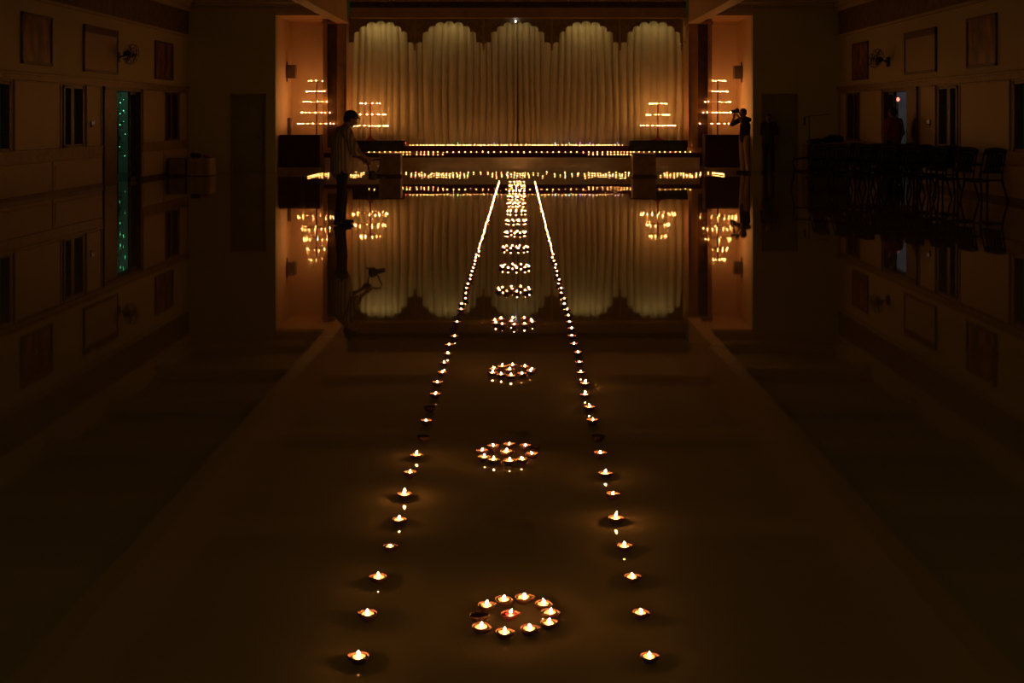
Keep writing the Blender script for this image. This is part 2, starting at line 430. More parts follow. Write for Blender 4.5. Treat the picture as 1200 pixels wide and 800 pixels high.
# ------------------------------------------------------------------ proscenium
# piers: two brown strips with a dark recess between
for x0, x1, s in ((-5.86, -5.16, 1), (5.08, 5.78, -1)):
    b = MB()
    b.box(x0, x1, 37.15, YN+0.1, 0, 4.6)
    if s > 0:
        b.box(x0, x0+0.12, 37.02, 37.15, 0, 4.6).box(x1-0.28, x1, 37.02, 37.15, 0, 4.6)
        b.box(x1-0.20, x1-0.08, 36.98, 37.02, 0.6, 4.5)
        b.box(x0+0.12, x1-0.28, 37.12, 37.15, 0, 4.6, 1)
    else:
        b.box(x1-0.12, x1, 37.02, 37.15, 0, 4.6).box(x0, x0+0.28, 37.02, 37.15, 0, 4.6)
        b.box(x0+0.08, x0+0.20, 36.98, 37.02, 0.6, 4.5)
        b.box(x0+0.28, x1-0.12, 37.12, 37.15, 0, 4.6, 1)
    b.box(x0-0.03, x1+0.03, 36.96, YN, 4.38, 4.46); b.box(x0-0.03, x1+0.03, 36.96, YN, 0.53, 0.68)
    struct(b.build('trim_%d' % n, [M['pier'], M['wood_dark']])); n += 1
b = MB()                     # fascia bands over the stage opening
b.box(-5.1, 5.05, 37.2, 37.9, 4.58, 4.88, 0)
b.box(-5.1, 5.05, 37.35, 37.9, 4.88, 5.06, 1)
b.box(-5.1, 5.05, 37.1, 37.9, 5.06, ZC, 0)
b.box(-5.1, 5.05, 37.16, 37.2, 4.58, 4.63, 0).box(-5.1, 5.05, 37.16, 37.2, 4.83, 4.88, 0)
for k in range(-9, 10):
    b.box(k*0.52-0.03, k*0.52+0.03, 37.04, 37.1, 5.12, 5.38, 0)
struct(b.build('trim_%d' % n, [M['fascia'], M['wood_dark']])); n += 1

# five-arch valance
YV = 37.62
pm = YV / F                       # metres per measured pixel here
centres = [446, 526.5, 606.5, 687, 766]
lobes = [(0, 24.5, 5.6), (-10.6, 25.8, 5.8), (10.6, 25.8, 5.8), (-19, 30.5, 5.2), (19, 30.5, 5.2), (-26.5, 37, 5), (26.5, 37, 5), (-34, 49.5, 5.5), (34, 49.5, 5.5)]
def arch_bottom(px):
    best = 55.5
    for c in centres:
        for dx, top, r in lobes:
            d = px - c - dx
            if abs(d) < r: best = min(best, top + r*0.8 - 0.8*math.sqrt(r*r - d*d))
    return best
b = MB()
xs = [405 + 0.5*i for i in range(0, int((800-405)/0.5)+1)]
vf = []; nx = len(xs)
V = []; Fc = []
for px in xs:
    X = XW(px, YV); zb = ZW(arch_bottom(px), YV)
    V += [(X, YV, zb), (X, YV, 4.62), (X, YV+0.07, zb), (X, YV+0.07, 4.62)]
for i in range(nx-1):
    a = 4*i; c = a+4
    Fc += [(a, c, c+1, a+1), (a+2, a+3, c+3, c+2), (a, a+2, c+2, c), (a+1, c+1, c+3, a+3)]
Fc += [(0, 1, 3, 2), (4*(nx-1), 4*(nx-1)+2, 4*(nx-1)+3, 4*(nx-1)+1)]
b.add(V, Fc)
# raised edge following the scallops
for c in centres:
    for dx, top, r in lobes:
        pts = []
        for k in range(0, 13):
            a = PI*k/12
            px = c+dx+(r+0.7)*math.cos(a); py = top + r*0.8 - 0.8*(r+0.7)*math.sin(a) - 0.3
            if py < arch_bottom(px) + 0.3: pts.append((XW(px, YV), YV-0.012, ZW(py, YV)))
        if len(pts) > 2: b.tube(pts, 0.012, 5)
val = b.build('scalloped_valance', M['valance'])
tag(val, 'brown carved wooden valance cut into five scalloped arches above the stage curtains', 'valance')
for px in [406.5, 486.2, 566.5, 646.7, 726.5, 799]:
    X = XW(px, YV)
    mb = MB()
    mb.box(X-0.03, X+0.03, YV-0.04, YV, 3.72, 4.6)
    mb.lathe([(0.001, -0.12), (0.025, -0.09), (0.04, -0.04), (0.03, 0.0), (0.045, 0.02), (0.045, 0.05)], 12, off=(X, YV-0.01, 3.72), cap=True)
    mb.build('pendant_post', M['fascia'], val)

# stage curtains
def curtain(name, xa, xb, seed, label):
    rnd = random.Random(seed)
    ph = []; x = xa; knots = []
    while x < xb:
        w = rnd.choice((rnd.uniform(0.16, 0.21), rnd.uniform(0.24, 0.32))); knots.append((x, w, rnd.uniform(0.08, 0.15))); x += w
    rows = [0.54, 1.2, 2.0, 2.8, 3.6, 4.2, 4.62]
    V = []; Fc = []; cols = []
    for (x0, w, A) in knots:
        for k in range(10): cols.append((x0 + w*k/10, k/10, A))
    for (X, t, A) in cols:
        for j, z in enumerate(rows):
            g = 1.0 - 0.25*(z/4.6)
            sway = 0.02*math.sin(z*1.3 + X*2.1)
            V.append((min(X + sway, xb), 38.34 - A*g*math.sin(PI*t)**0.8 + 0.012*math.sin(z*2+X*5), z))
    R = len(rows)
    for i in range(len(cols)-1):
        for j in range(R-1):
            a = i*R+j; Fc.append((a, a+R, a+R+1, a+1))
    m = MB().add(V, Fc, 0, True)
    o = m.build(name, M['curtain'])
    sd = o.modifiers.new('thickness', 'SOLIDIFY'); sd.thickness = 0.006
    return tag(o, label, 'curtain')
curtain('stage_curtain', -5.25, -0.06, 3, 'left half of the tall pleated cream stage curtain')
curtain('stage_curtain', -0.05, 5.15, 5, 'right half of the tall pleated cream stage curtain')

# low lights hidden behind the valance, washing the curtain heads
for px, e in ((446, 1.9), (526.5, 1.3), (606.5, 0.9), (687, 1.6), (766, 1.3)):
    L = bpy.data.lights.new('curtain_wash', 'AREA'); L.shape = 'RECTANGLE'; L.size = 1.2; L.size_y = 0.08
    L.energy = e*1.0; L.color = (1.0, 0.68, 0.24)
    o = bpy.data.objects.new('curtain_wash', L); C.objects.link(o)
    o.location = (XW(px, 38), 37.85, 4.56); o.rotation_euler = (math.radians(14), 0, 0)

# ------------------------------------------------------------------ stage
st = empty('stage_platform', (0, 36.7, 0), 0, 'low stage with a polished pale stone front and dark red carpet on top', 'stage')
def loc(b, root):   # shift geometry authored in world space to a root at its base
    off = root.location; b.v = [(p[0]-off[0], p[1]-off[1], p[2]-off[2]) for p in b.v]; return b
SX0, SX1 = -5.75, 5.37
loc(MB().box(SX0, SX1, 36.7, 38.28, 0, 0.40), st).build('front_panel', M['marble'], st)
loc(MB().box(SX0-0.02, SX1+0.02, 36.68, 38.28, 0.40, 0.53), st).build('carpet', M['carpet_red'], st)
for px0, px1 in ((472, 523), (688, 741)):
    loc(MB().box(XW(px0, 36.7), XW(px1, 36.7), 36.56, 36.68, 0.40, 0.455), st).build('ledge', M['carpet_red'], st)
ri = empty('stage_riser', (0, 37.25, 0.53), 0, 'dark red carpeted riser across the back of the stage, lined with lamps', 'platform')
loc(MB().box(-3.43, 3.32, 37.25, 38.12, 0.53, 0.70), ri).build('body', M['carpet_red'], ri)
loc(MB().box(-3.45, 3.34, 37.23, 38.12, 0.70, 0.722), ri).build('top', M['carpet_red'], ri)

def draped(name, x0, x1, y0, y1, z0, z1, material, label, cat, folds=0.01, hem=0.0):
    root = empty(name, ((x0+x1)/2, (y0+y1)/2, z0), 0, label, cat)
    cx, cy, hx, hy, H = 0, 0, (x1-x0)/2, (y1-y0)/2, z1-z0
    # inner frame: top board and legs
    MB().box(-hx+0.02, hx-0.02, -hy+0.02, hy-0.02, H-0.035, H-0.008).build('board', M['wood_dark'], root)
    for a in (-1, 1):
        for c in (-1, 1):
            MB().box(a*(hx-0.06)-0.02, a*(hx-0.06)+0.02, c*(hy-0.06)-0.02, c*(hy-0.06)+0.02, 0, H-0.035).build('leg', M['wood_dark'], root)
    # cloth: perimeter ring of folds
    per = []
    N = max(60, int((hx+hy)*90))
    L = 4*(hx+hy)
    for k in range(N):
        s_ = L*k/N
        if s_ < 2*hx: p = (-hx+s_, -hy, 0, -1)
        elif s_ < 2*hx+2*hy: p = (hx, -hy+s_-2*hx, 1, 0)
        elif s_ < 4*hx+2*hy: p = (hx-(s_-2*hx-2*hy), hy, 0, 1)
        else: p = (-hx, hy-(s_-4*hx-2*hy), -1, 0)
        per.append((p, s_))
    V = []; Fc = []
    zs = [H, H-0.01, H*0.75, H*0.4, 0.012+hem]
    for j, z in enumerate(zs):
        g = 0 if j < 1 else (1 - z/H)
        for (p, s_) in per:
            w = folds*(0.4+g)*math.sin(s_*22 + 1.5*math.sin(s_*5)) * (0 if j == 0 else 1)
            d = (0.0 if j == 0 else 0.008) + w*0.5 + g*0.012
            V.append((p[0]+p[2]*d, p[1]+p[3]*d, z))
    for j in range(len(zs)-1):
        for k in range(N):
            a = j*N+k; c = j*N+(k+1) % N; Fc.append((a, a+N, c+N, c))
    m = MB().add(V, Fc, 0, True); m.add(V[:N], [tuple(range(N-1, -1, -1))], 0, False)
    m.build('cloth', material, root)
    return root
draped('draped_bench', XW(413, 37.2), XW(472, 37.2)+0.02, 37.2, 37.75, 0.53, 0.885, M['cloth_black'], 'black draped bench on the left of the stage, behind the lamp row', 'bench')
draped('draped_bench', XW(739.6, 37.2), XW(806, 37.2), 37.2, 37.75, 0.53, 0.885, M['cloth_black'], 'black draped bench on the right of the stage, behind the lamp row', 'bench')
# low steps with red draped tables in the niches
for x0, x1, s in ((OL, SX0-0.02, 'left'), (SX1+0.02, OR, 'right')):
    struct(MB().box(x0, x1, 35.95, 38.3, 0, 0.13).build('trim_%d' % n, M['wood_mid'])); n += 1
    draped('draped_table', x0+0.05, x1-0.04, 36.05, 36.6, 0.13, 1.08, M['cloth_red'],
           'dark red draped table in the %s niche, in front of the tall lamp stand' % s, 'table', 0.012)
# plinths in front of the stage
for x0, x1, s in ((-3.77, -3.15, 'left'), (3.04, 3.70, 'right')):
    p = empty('plinth', ((x0+x1)/2, 33.45, 0), 0, 'brown wooden plinth standing on the floor before the %s end of the stage' % s, 'plinth')
    w = (x1-x0)/2
    MB().box(-w+0.02, w-0.02, -0.29, 0.29, 0.06, 0.57).build('body', M['wood_mid'], p, bevel=0.006)
    MB().box(-w, w, -0.31, 0.31, 0.57, 0.61).build('top', M['wood_dark'], p, bevel=0.005)
    MB().box(-w, w, -0.31, 0.31, 0, 0.06).build('base', M['wood_dark'], p, bevel=0.005)

# ------------------------------------------------------------------ clay lamps
def outline(a):
    a = (a + PI) % (2*PI) - PI
    return 1.0 + 0.42*math.exp(-(a/0.42)**2) - 0.04*math.cos(2*a)
BOWL = [(0.001, 0.0), (0.014, 0.0), (0.021, 0.006), (0.0258, 0.0135), (0.0278, 0.0195), (0.0266, 0.0208), (0.0248, 0.0188), (0.0215, 0.012), (0.012, 0.006), (0.001, 0.0055)]
FLAME = [(0.0002, 0.0), (0.0028, 0.0014), (0.0045, 0.0038), (0.0047, 0.006), (0.0036, 0.0086), (0.0019, 0.0112), (0.0002, 0.0138)]
def bowl_mesh(mb, n=28, mi=0, off=(0, 0, 0)):
    mb.lathe(BOWL, n, mi, off, outline); return mb
def wax_mesh(mb, n=20, mi=0, off=(0, 0, 0)):
    mb.lathe([(0.0001, 0.0065), (0.0180, 0.0085), (0.0200, 0.0168), (0.0196, 0.0178), (0.0175, 0.0172), (0.004, 0.0170), (0.0001, 0.0172)], n, mi, off,
             lambda a: 1.0 + 0.10*math.cos(a)); return mb
def flame_mesh(mb, n=12, mi=0, off=(0, 0, 0), lean=0.0):
    o = len(mb.v); mb.lathe(FLAME, n, mi, off)
    for i in range(o, len(mb.v)):
        x, y, z = mb.v[i]; t = max(0, z-off[2]); mb.v[i] = (x + lean*t*t*55, y, z)
    return mb
def mesh_of(mb, name, mats):
    o = mb.build(name, mats); me = o.data; bpy.data.objects.remove(o); return me
FX, FZ = 0.004, 0.0192      # flame foot inside the lamp
me_bowl = mesh_of(bowl_mesh(MB()), 'bowl', M['clay'])
DEEP = [(r_, z_*1.27) for r_, z_ in BOWL]
me_bowl_deep = mesh_of(MB().lathe(DEEP, 28, 0, (0, 0, 0), outline), 'bowl', M['clay'])
me_bowl_red = mesh_of(bowl_mesh(MB()), 'bowl', M['clay_red'])
me_wax = mesh_of(wax_mesh(MB()), 'wax', M['wax'])
me_wax_red = mesh_of(wax_mesh(MB()), 'wax', M['wax_red'])
me_wick = mesh_of(MB().tube([(FX, 0, 0.0150), (FX+0.0004, 0, 0.0185), (FX+0.0006, 0.0002, 0.0215)], 0.0008, 6), 'wick', M['wick'])
me_flames = [mesh_of(flame_mesh(MB(), 12, 0, (FX, 0, FZ), l), 'flame', M['flame']) for l in (0.0, 0.35, -0.3)]
def far_mesh(flame=True, n=10):
    mb = MB(); mb.lathe([(r_, z_*1.12) for r_, z_ in BOWL[1:]], n, 0, (0, 0, 0), outline); mb.lathe([(0.0195, 0.0172), (0.0001, 0.0170)], 8, 1)
    if flame: mb.lathe([FLAME[0], FLAME[2], FLAME[4], FLAME[6]], 6, 2, (FX, 0, FZ))
    return mb
me_far = mesh_of(far_mesh(), 'clay_lamp', [M['clay'], M['wax'], M['flame']])

def put(name, me, parent):
    o = bpy.data.objects.new(name, me); C.objects.link(o); o.parent = parent; return o
count = [0]
placed = []
def clay_lamp(X, Y, rot, label, group, lit=True, wax=True, red=False, scale=1.0, near=True, deep=False, tall=None):
    if near:
        r = empty('clay_lamp', (X, Y, 0.0), rot, label, 'lamp', group)
        r.scale = (scale,)*3
        put('bowl', me_bowl_red if red else me_bowl_deep if deep else me_bowl, r)
        if wax:
            put('wax', me_wax_red if red else me_wax, r); put('wick', me_wick, r)
        if lit:
            f = put('flame', random.choice(me_flames), r)
            h = tall or random.uniform(0.85, 1.12); f.scale = (1, 1, h); f.location.z = FZ*(1-h)
    else:
        r = bpy.data.objects.new('clay_lamp', me_far); C.objects.link(r)
        r.location = (X, Y, 0.0); r.rotation_euler = (0, 0, rot); r.scale = (scale,)*3
        tag(r, label, 'lamp', group)
    count[0] += 1

leftover = []      # lamps beyond the first three hundred
RINGX = -0.045
RING_Y = [3.95, 5.80, 7.72, 9.57, 11.35, 13.1, 15.0, 16.95, 18.85, 20.75, 22.6, 24.5, 26.4, 28.3, 30.1]
items = []         # (distance, dict)
# measured lamps of the three nearest rings (image columns/rows -> floor positions)
def P(px, py): Y = YF(py, 0.031); return (XW(px, Y), Y)
R1 = [(569,703.8),(589,697),(613,695),(636,702),(643.5,712),(642,724),(619.6,731),(590,735),(563,729)]
R2 = [(565.7,525.2),(579,519.7),(595.5,517.8),(614.8,519.7),(624,528.9),(612.5,534.4),(596.4,536.2),(577.4,534.8),(566.3,532)]
R3 = [(578,429.3),(587.7,426.7),(599.8,426),(614.3,427.3),(622.7,430.3),(621,433),(612.3,436),(598,437.7),(586.7,436),(578,434.3)]
CT = [(597,714), (592.3,526), (596.2,430.7)]
clock = lambda a: ['right','back right','rear','back left','left','front left','front','front right'][int(((math.degrees(a)+360+22.5) % 360)//45)]
def place_ring(k, pts, centre, unlit=()):
    cx = sum(p[0] for p in pts)/len(pts); cy = sum(p[1] for p in pts)/len(pts)
    # order clockwise from the rear
    hours = []
    for (x, y) in pts:
        a = math.atan2(y-cy, x-cx); h = (3 - math.degrees(a)/30.0) % 12; hours.append(h)
    used = {}
    for i, (x, y) in enumerate(pts):
        h = int(round(hours[i])) % 12 or 12
        while h in used: h = h % 12 + 1
        used[h] = 1
        nm = ['one','two','three','four','five','six','seven','eight','nine','ten','eleven','twelve'][h-1]
        ul = i in unlit
        if k < 6:
            lab = '%s clay lamp at the %s o\'clock place of the %s lamp ring from the front' % ('unlit' if ul else 'lit', nm, ordinal(k))
        else:
            lab = 'tiny lit clay lamp in the outer circle of the %s lamp ring from the front' % ordinal(k)
        items.append((y, dict(X=x, Y=y, rot=random.choice((0.0, 0.0, PI)) + random.uniform(-.5, .5), label=lab,
                              group='lamps of the %s ring' % ordinal(k), lit=not ul, wax=not ul, scale=random.uniform(.93, 1.07))))
    if k < 6: lab = '%s clay lamp in the middle of the %s lamp ring from the front' % ('red' if k == 0 else 'lit', ordinal(k))
    else: lab = 'tiny lit clay lamp in the middle of the %s lamp ring from the front' % ordinal(k)
    items.append((centre[1], dict(X=centre[0], Y=centre[1], rot=random.uniform(-.3, .3), label=lab,
                                  group='lamps of the %s ring' % ordinal(k), lit=True, red=(k == 0), scale=1.08 if k else 1.0)))
place_ring(0, [P(*p) for p in R1] + [P(559.5, 715.5)], P(*CT[0]), unlit=(9,))
place_ring(1, [P(*p) for p in R2] + [P(624.5, 521.5)], P(*CT[1]), unlit=(9,))
place_ring(2, [P(*p) for p in R3], P(*CT[2]))
for k in range(3, 15):
    rr = 0.142 if k < 7 else 0.135 + 0.006*(k-7)
    m_ = 10 if k < 11 else 8
    ph = random.uniform(0, 1)
    pts = []
    for i in range(m_):
        a = 2*PI*(i+ph)/m_ + random.uniform(-.06, .06)
        pts.append((RINGX + rr*1.05*math.cos(a), RING_Y[k] + rr*1.15*math.sin(a)))
    place_ring(k, pts, (RINGX + random.uniform(-.02, .02), RING_Y[k]))
# two long rows
for side, X0, y0, unlit, noflame in (('left', -0.474, 3.63, (8, 10, 18, 20), (3,)), ('right', 0.386, 3.64, (8,), ())):
    Y = y0; k = 0
    while Y < 30.3:
        j = -1
        for q, ry in enumerate(RING_Y):
            if Y >= ry - 0.1: j = q
        # which place after which ring
        if Y < 13.0:
            if j < 0: lab = 'lit clay lamp at the very front end of the %s lamp row' % side if k == 0 else None
            base = [t for t in range(500) if y0 + 0.31*t >= RING_Y[max(j, 0)] - 0.1][0]
            if j >= 0 or k > 0:
                lab = '%s %s-row clay lamp, %s one back from level with the %s ring' % (
                    'unlit' if k in unlit else 'lit', side, ordinal(min(17, k-base)), ordinal(max(j, 0)))
        else:
            lab = 'tiny lit clay lamp in the far merged stretch of the %s lamp row' % side
        items.append((Y, dict(X=X0 + random.uniform(-.008, .008), Y=Y + random.uniform(-.012, .012),
                              rot=(0.0 if side == 'right' else PI) + random.uniform(-.35, .35) + (PI if random.random() < .15 else 0),
                              label=lab, tall={('left', 5): 1.7, ('left', 7): 1.45, ('right', 4): 1.7, ('right', 6): 1.3, ('left', 3): 0.35, ('left', 4): 1.2, ('right', 12): 1.5}.get((side, k)), group='lamps of the %s row' % side, lit=k not in unlit, wax=True,
                              scale=random.uniform(.93, 1.07))))
        k += 1; Y = y0 + 0.31*k
items.sort(key=lambda t: t[0])
for i, (Y, d) in enumerate(items):
    if i < 300: clay_lamp(near=(Y < 13.5), deep=(Y > 4.8 and (d.get('tall') or 0) < 1.25 and random.random() < (0.8 if 'row' in d['group'] else 0.35)), **d)
    else: leftover.append((d['X'], d['Y'], 0.0, d['rot'], d['scale']))

# floor pattern before the stage
rnd = random.Random(11)
def fl(px, py): Y = YF(py, 0.031); leftover.append((XW(px, Y), Y, 0.0, rnd.uniform(0, 6.28), rnd.uniform(.9, 1.1)))
def swirl(x0, x1, step, ph, amp=1.6, mid=204.0):
    amp *= 1.3; step *= 1.3
    x = x0
    while x < x1:
        fl(x, mid + amp*math.sin((x-x0)*0.35 + ph) + rnd.uniform(-.3, .3)); 
        if rnd.random() < 0.75: fl(x + rnd.uniform(-.6, .9), mid - amp*math.sin((x-x0)*0.31 + ph) + rnd.uniform(-.5, .5))
        x += step*rnd.uniform(.8, 1.25)
swirl(482, 505, 3.0, 0.5); swirl(505, 527, 2.2, 2.5, 1.2); swirl(527, 551, 3.4, 1.1)
fl(476, 202); fl(555, 202); fl(563.5, 201.8); fl(571.6, 201.8)
swirl(577, 596, 4.2, 0.3, 1.8); swirl(595, 619, 2.5, 1.9, 1.5); swirl(620, 636, 4.0, 2.2, 1.7); fl(641, 201.3)
swirl(650, 690, 5.0, 0.2, 1.6); swirl(690, 708, 2.5, 1.0, 1.2); swirl(710, 738, 3.0, 0.3, 1.7); fl(740, 203.5)
swirl(774, 811, 2.9, 2.2, 1.4); swirl(811, 824, 3.5, 0.8, 1.6); fl(830, 201.5)
for k in range(7): fl(835.5 + 2.1*k, 201.6 + 0.28*k); fl(835.5 + 2.1*k, 202.8 + 0.30*k)
for k in range(8): fl(361.5 + 1.9*k, 206.6 - 0.5*k)
swirl(374, 389, 2.8, 1.2, 1.6); swirl(392, 414, 3.6, 0, 1.3); swirl(414, 430, 2.6, 0.6, 1.6); fl(434, 203)
# stage edge row, doubled ends, and the rows on the riser
def sl(px, Y, z): leftover.append((XW(px, Y), Y, z, rnd.uniform(0, 6.28), rnd.uniform(.95, 1.1)))
x = 432.5
while x < 470: sl(x, 36.85, 0.53); x += 6.2
for x in [472.3, 476.7, 480.5, 488.3, 493.5, 497.3, 502.2, 507.6, 513, 519]:
    sl(x, 36.85, 0.53); sl(x, 36.63, 0.455)
x = 524.2
while x < 686: sl(x, 36.85, 0.53); x += 6.9*rnd.uniform(.94, 1.06)
for x in [690, 695, 700, 706, 712, 716, 720.2, 724, 728, 731.6, 735, 739]:
    sl(x, 36.85, 0.53); sl(x, 36.63, 0.455)
x = 742.6
while x < 814: sl(x, 36.85, 0.53); x += 5.9*rnd.uniform(.9, 1.1)
x = 480.2
while x < 732: sl(x, 37.36, 0.722); x += 3.9*rnd.uniform(.8, 1.2)
x = 500
while x < 722: sl(x, 37.75, 0.722); x += 6.0*rnd.uniform(.7, 1.3)
mb = MB()
proto = far_mesh(n=8)
for (X, Y, z, r, s) in leftover:
    c_, s_ = math.cos(r)*s, math.sin(r)*s
    o = len(mb.v)
    mb.v += [(X + p[0]*c_ - p[1]*s_, Y + p[0]*s_ + p[1]*c_, z + p[2]*s) for p in proto.v]
    mb.f += [tuple(i+o for i in q) for q in proto.f]; mb.mi += proto.mi; mb.sm += proto.sm
far = mb.build('distant_clay_lamps', [M['clay'], M['wax'], M['flame_soft']])
tag(far, 'mass of tiny lit clay lamps along the stage edge and on the floor before it', 'lamps', kind='stuff')

# coloured fairy lights lying at the back of the riser
fs = empty('fairy_light_string', (0, 37.95, 0.722), 0, 'string of small coloured fairy lights along the back of the stage riser', 'string light')
MB().tube([(-3.3 + 0.3*k, 0.02*math.sin(k*1.7), 0.008) for k in range(23)], 0.004, 5).build('wire', M['plastic_black'], fs)
for px, c in ((475.5, 'red'), (536.5, 'green'), (579, 'blue'), (650.5, 'cyan'), (667, 'cyan'), (680, 'violet'), (691.5, 'violet'), (723.5, 'blue')):
    X = XW(px, 37.95)
    MB().ball((0, 0, 0), (0.010, 0.010, 0.014), 8, 6).build('bulb', M['led_' + c], fs, (X, 0, 0.075))
    MB().tube([(0, 0, 0.01), (0, 0, 0.065)], 0.003, 5).build('bulb_stem', M['plastic_black'], fs, (X, 0, 0))
mb = MB().ball((0, 0, 0), (0.022, 0.022, 0.04), 10, 8)
lb = empty('hanging_bulb', (XW(604.2, 37.5), 37.52, 4.50), 0, 'small white bulb at the head of the middle arch', 'bulb')
mb.build('glass', M['bulb_white'], lb)
MB().tube([(0, 0, 0.03), (0, 0, 0.16)], 0.012, 8).build('socket', M['plastic_black'], lb)

# ------------------------------------------------------------------ tiered lamp stands
me_cup = mesh_of(MB().lathe([(0.004, -0.012), (0.014, -0.006), (0.020, 0.008), (0.018, 0.009), (0.010, 0.002), (0.001, 0.001)], 8, 0)
                 .lathe([(0.0002, 0.008), (0.0046, 0.014), (0.0036, 0.022), (0.0002, 0.028)], 6, 1), 'lamp_cup', [M['metal_brown'], M['flame_cup']])
def lamp_stand(px, Y, z0, tiers, mt, label, top=None, gap_bias=0.1):
    r = empty('tiered_lamp_stand', (XW(px, Y), Y, z0), 0, label, 'lamp stand')
    ztop = ZW(tiers[0][0], Y) - z0
    MB().lathe([(0.001, 0), (0.20, 0), (0.20, 0.02), (0.12, 0.04), (0.05, 0.09), (0.028, 0.16), (0.02, 0.2)], 24, cap=True).build('base', mt, r)
    p = MB().tube([(0, 0, 0.15), (0, 0, ztop + 0.03)], 0.022, 10)
    for (py, hw, nn) in tiers:
        z = ZW(py, Y) - z0
        p.lathe([(0.016, z-0.05), (0.032, z-0.035), (0.032, z-0.02), (0.016, z-0.005)], 12, cap=True)
    p.build('pole', mt, r)
    for ti, (py, hw, nn) in enumerate(tiers):
        z = ZW(py, Y) - z0 - 0.022; R = hw*Y/F
        ring = MB()
        K = 36
        ring.tube([(R*math.cos(2*PI*k/K), R*math.sin(2*PI*k/K), z-0.012) for k in range(K+1)], 0.005, 6)
        for k in range(6):
            a = PI*k/6
            ring.tube([(-R*math.cos(a), -R*math.sin(a), z-0.012), (R*math.cos(a), R*math.sin(a), z-0.012)], 0.004, 5)
        ring.build('tier_ring', mt, r)
        ph = random.uniform(0, 1)
        for k in range(nn):
            if random.random() < gap_bias: continue
            a = 2*PI*(k+ph)/nn + random.uniform(-.08, .08)
            c = put('lamp_cup', me_cup, r); c.location = (R*math.cos(a), R*math.sin(a), z)
    return r
big = lambda: [(94.5, 9, 8), (107, 11.5, 11), (119.3, 15, 14), (131.7, 17.5, 17), (144.6, 21.5, 20)]
lamp_stand(371, 37.15, 0.13, big(), M['metal_brown'], 'tall five-tiered lamp stand alight in the left niche')
lamp_stand(841, 37.15, 0.13, big(), M['metal_brown'], 'tall five-tiered lamp stand alight in the right niche')
sm1 = [(121, 11.5, 11), (134, 18, 15), (147.3, 20.5, 18)]
lamp_stand(434, 37.48, 0.885, sm1, M['metal_red'], 'short three-tiered red lamp stand on the left draped bench')
lamp_stand(771, 37.48, 0.885, [(121.3, 10, 11), (134.3, 13, 15), (147, 20, 18)], M['metal_red'], 'short three-tiered red lamp stand on the right draped bench')

# ------------------------------------------------------------------ niche speakers
def speaker(px0, px1, py0, py1, Y, sx, wall_x, label):
    x0, x1 = XW(px0, Y), XW(px1, Y); z0, z1 = ZW(py1, Y), ZW(py0, Y)
    r = empty('wall_speaker', ((x0+x1)/2, Y, z0), 0, label, 'speaker')
    w = (x1-x0)/2; h = z1-z0
    MB().box(-w, w, -0.13, 0.13, 0, h).build('cabinet', M['speaker'], r, bevel=0.012)
    MB().box(-w+0.015, w-0.015, -0.14, -0.128, 0.015, h-0.015).build('grille', M['grille'], r, bevel=0.004)
    wx = wall_x - (x0+x1)/2
    MB().tube([(sx*w, 0, h*0.5), (wx, 0, h*0.5)], 0.018, 8).box(min(wx, wx-sx*0.03), max(wx, wx-sx*0.03), -0.03, 0.03, h*0.5-0.3, h*0.5+0.3).build('bracket', M['metal_dark'], r)
speaker(336, 347, 76, 92, 37.4, -1, OL, 'grey box speaker bracketed high in the left niche')
speaker(859.5, 870.5, 77, 92.5, 37.4, 1, OR, 'grey box speaker bracketed high in the right niche')
r = empty('column_speaker', (XW(338.7, 37.6), 37.6, 0.13), 0, 'narrow dark column speaker standing in the corner of the left niche', 'speaker')
hh = ZW(138, 37.6) - 0.13
MB().box(-0.062, 0.062, -0.07, 0.07, 0.03, hh).build('cabinet', M['speaker'], r, bevel=0.01)
MB().box(-0.052, 0.052, -0.078, -0.069, 0.9, hh-0.03).build('grille', M['grille'], r)
MB().box(-0.14, 0.14, -0.14, 0.14, 0, 0.03).build('base', M['metal_dark'], r)

# ------------------------------------------------------------------ pictures and fans on the side walls
def wall_picture(xi, sx, y0, y1, z0, z1, kind, label, seed=0):
    r = empty('framed_picture' if kind == 'art' else 'framed_board', (xi + sx*0.001, (y0+y1)/2, z0), 0, label, 'picture' if kind == 'art' else 'board')
    w = (y1-y0)/2; h = z1-z0; t = 0.06; d = 0.04
    fr = MB()
    X = lambda a, c: tuple(sorted((sx*a, sx*c)))
    a, c = X(0, d)
    top = 0.16 if kind != 'art' else t
    fr.box(a, c, -w, -w+t, 0, h).box(a, c, w-t, w, 0, h).box(a, c, -w, w, 0, t).box(a, c, -w, w, h-top, h)
    fr.build('frame', M['wood_dark'], r, bevel=0.005)
    a, c = X(0.004, 0.02)
    MB().box(a, c, -w+t*0.9, w-t*0.9, t*0.9, h-top*0.95).build('canvas' if kind == 'art' else 'board_face',
        picture_material('painting %d' % seed, seed*3.7) if kind == 'art' else M['wood_pale'], r)
def wY(px, left=True): return (9.57 if left else 9.27)*F/((608-px) if left else (px-608))
wall_picture(XL, 1, wY(24), wY(60), 2.63, 3.63, 'art', 'framed dark red picture nearest the camera on the left wall', 1)
wall_picture(XL, 1, wY(97), wY(137), 2.6, 3.64, 'board', 'pale blank framed board high on the left wall')
wall_picture(XL, 1, wY(181), wY(202), 2.6, 3.62, 'art', 'small framed dark picture at the far end of the left wall', 2)
wall_picture(XR, -1, wY(1169, 0), wY(1134, 0), 2.6, 3.62, 'art', 'framed dark red picture nearest the camera on the right wall', 3)
wall_picture(XR, -1, wY(1098, 0), wY(1061, 0), 2.6, 3.60, 'board', 'pale blank framed board high on the right wall')
wall_picture(XR, -1, wY(1018, 0), wY(1000, 0), 2.6, 3.62, 'art', 'small framed reddish picture at the far end of the right wall', 4)

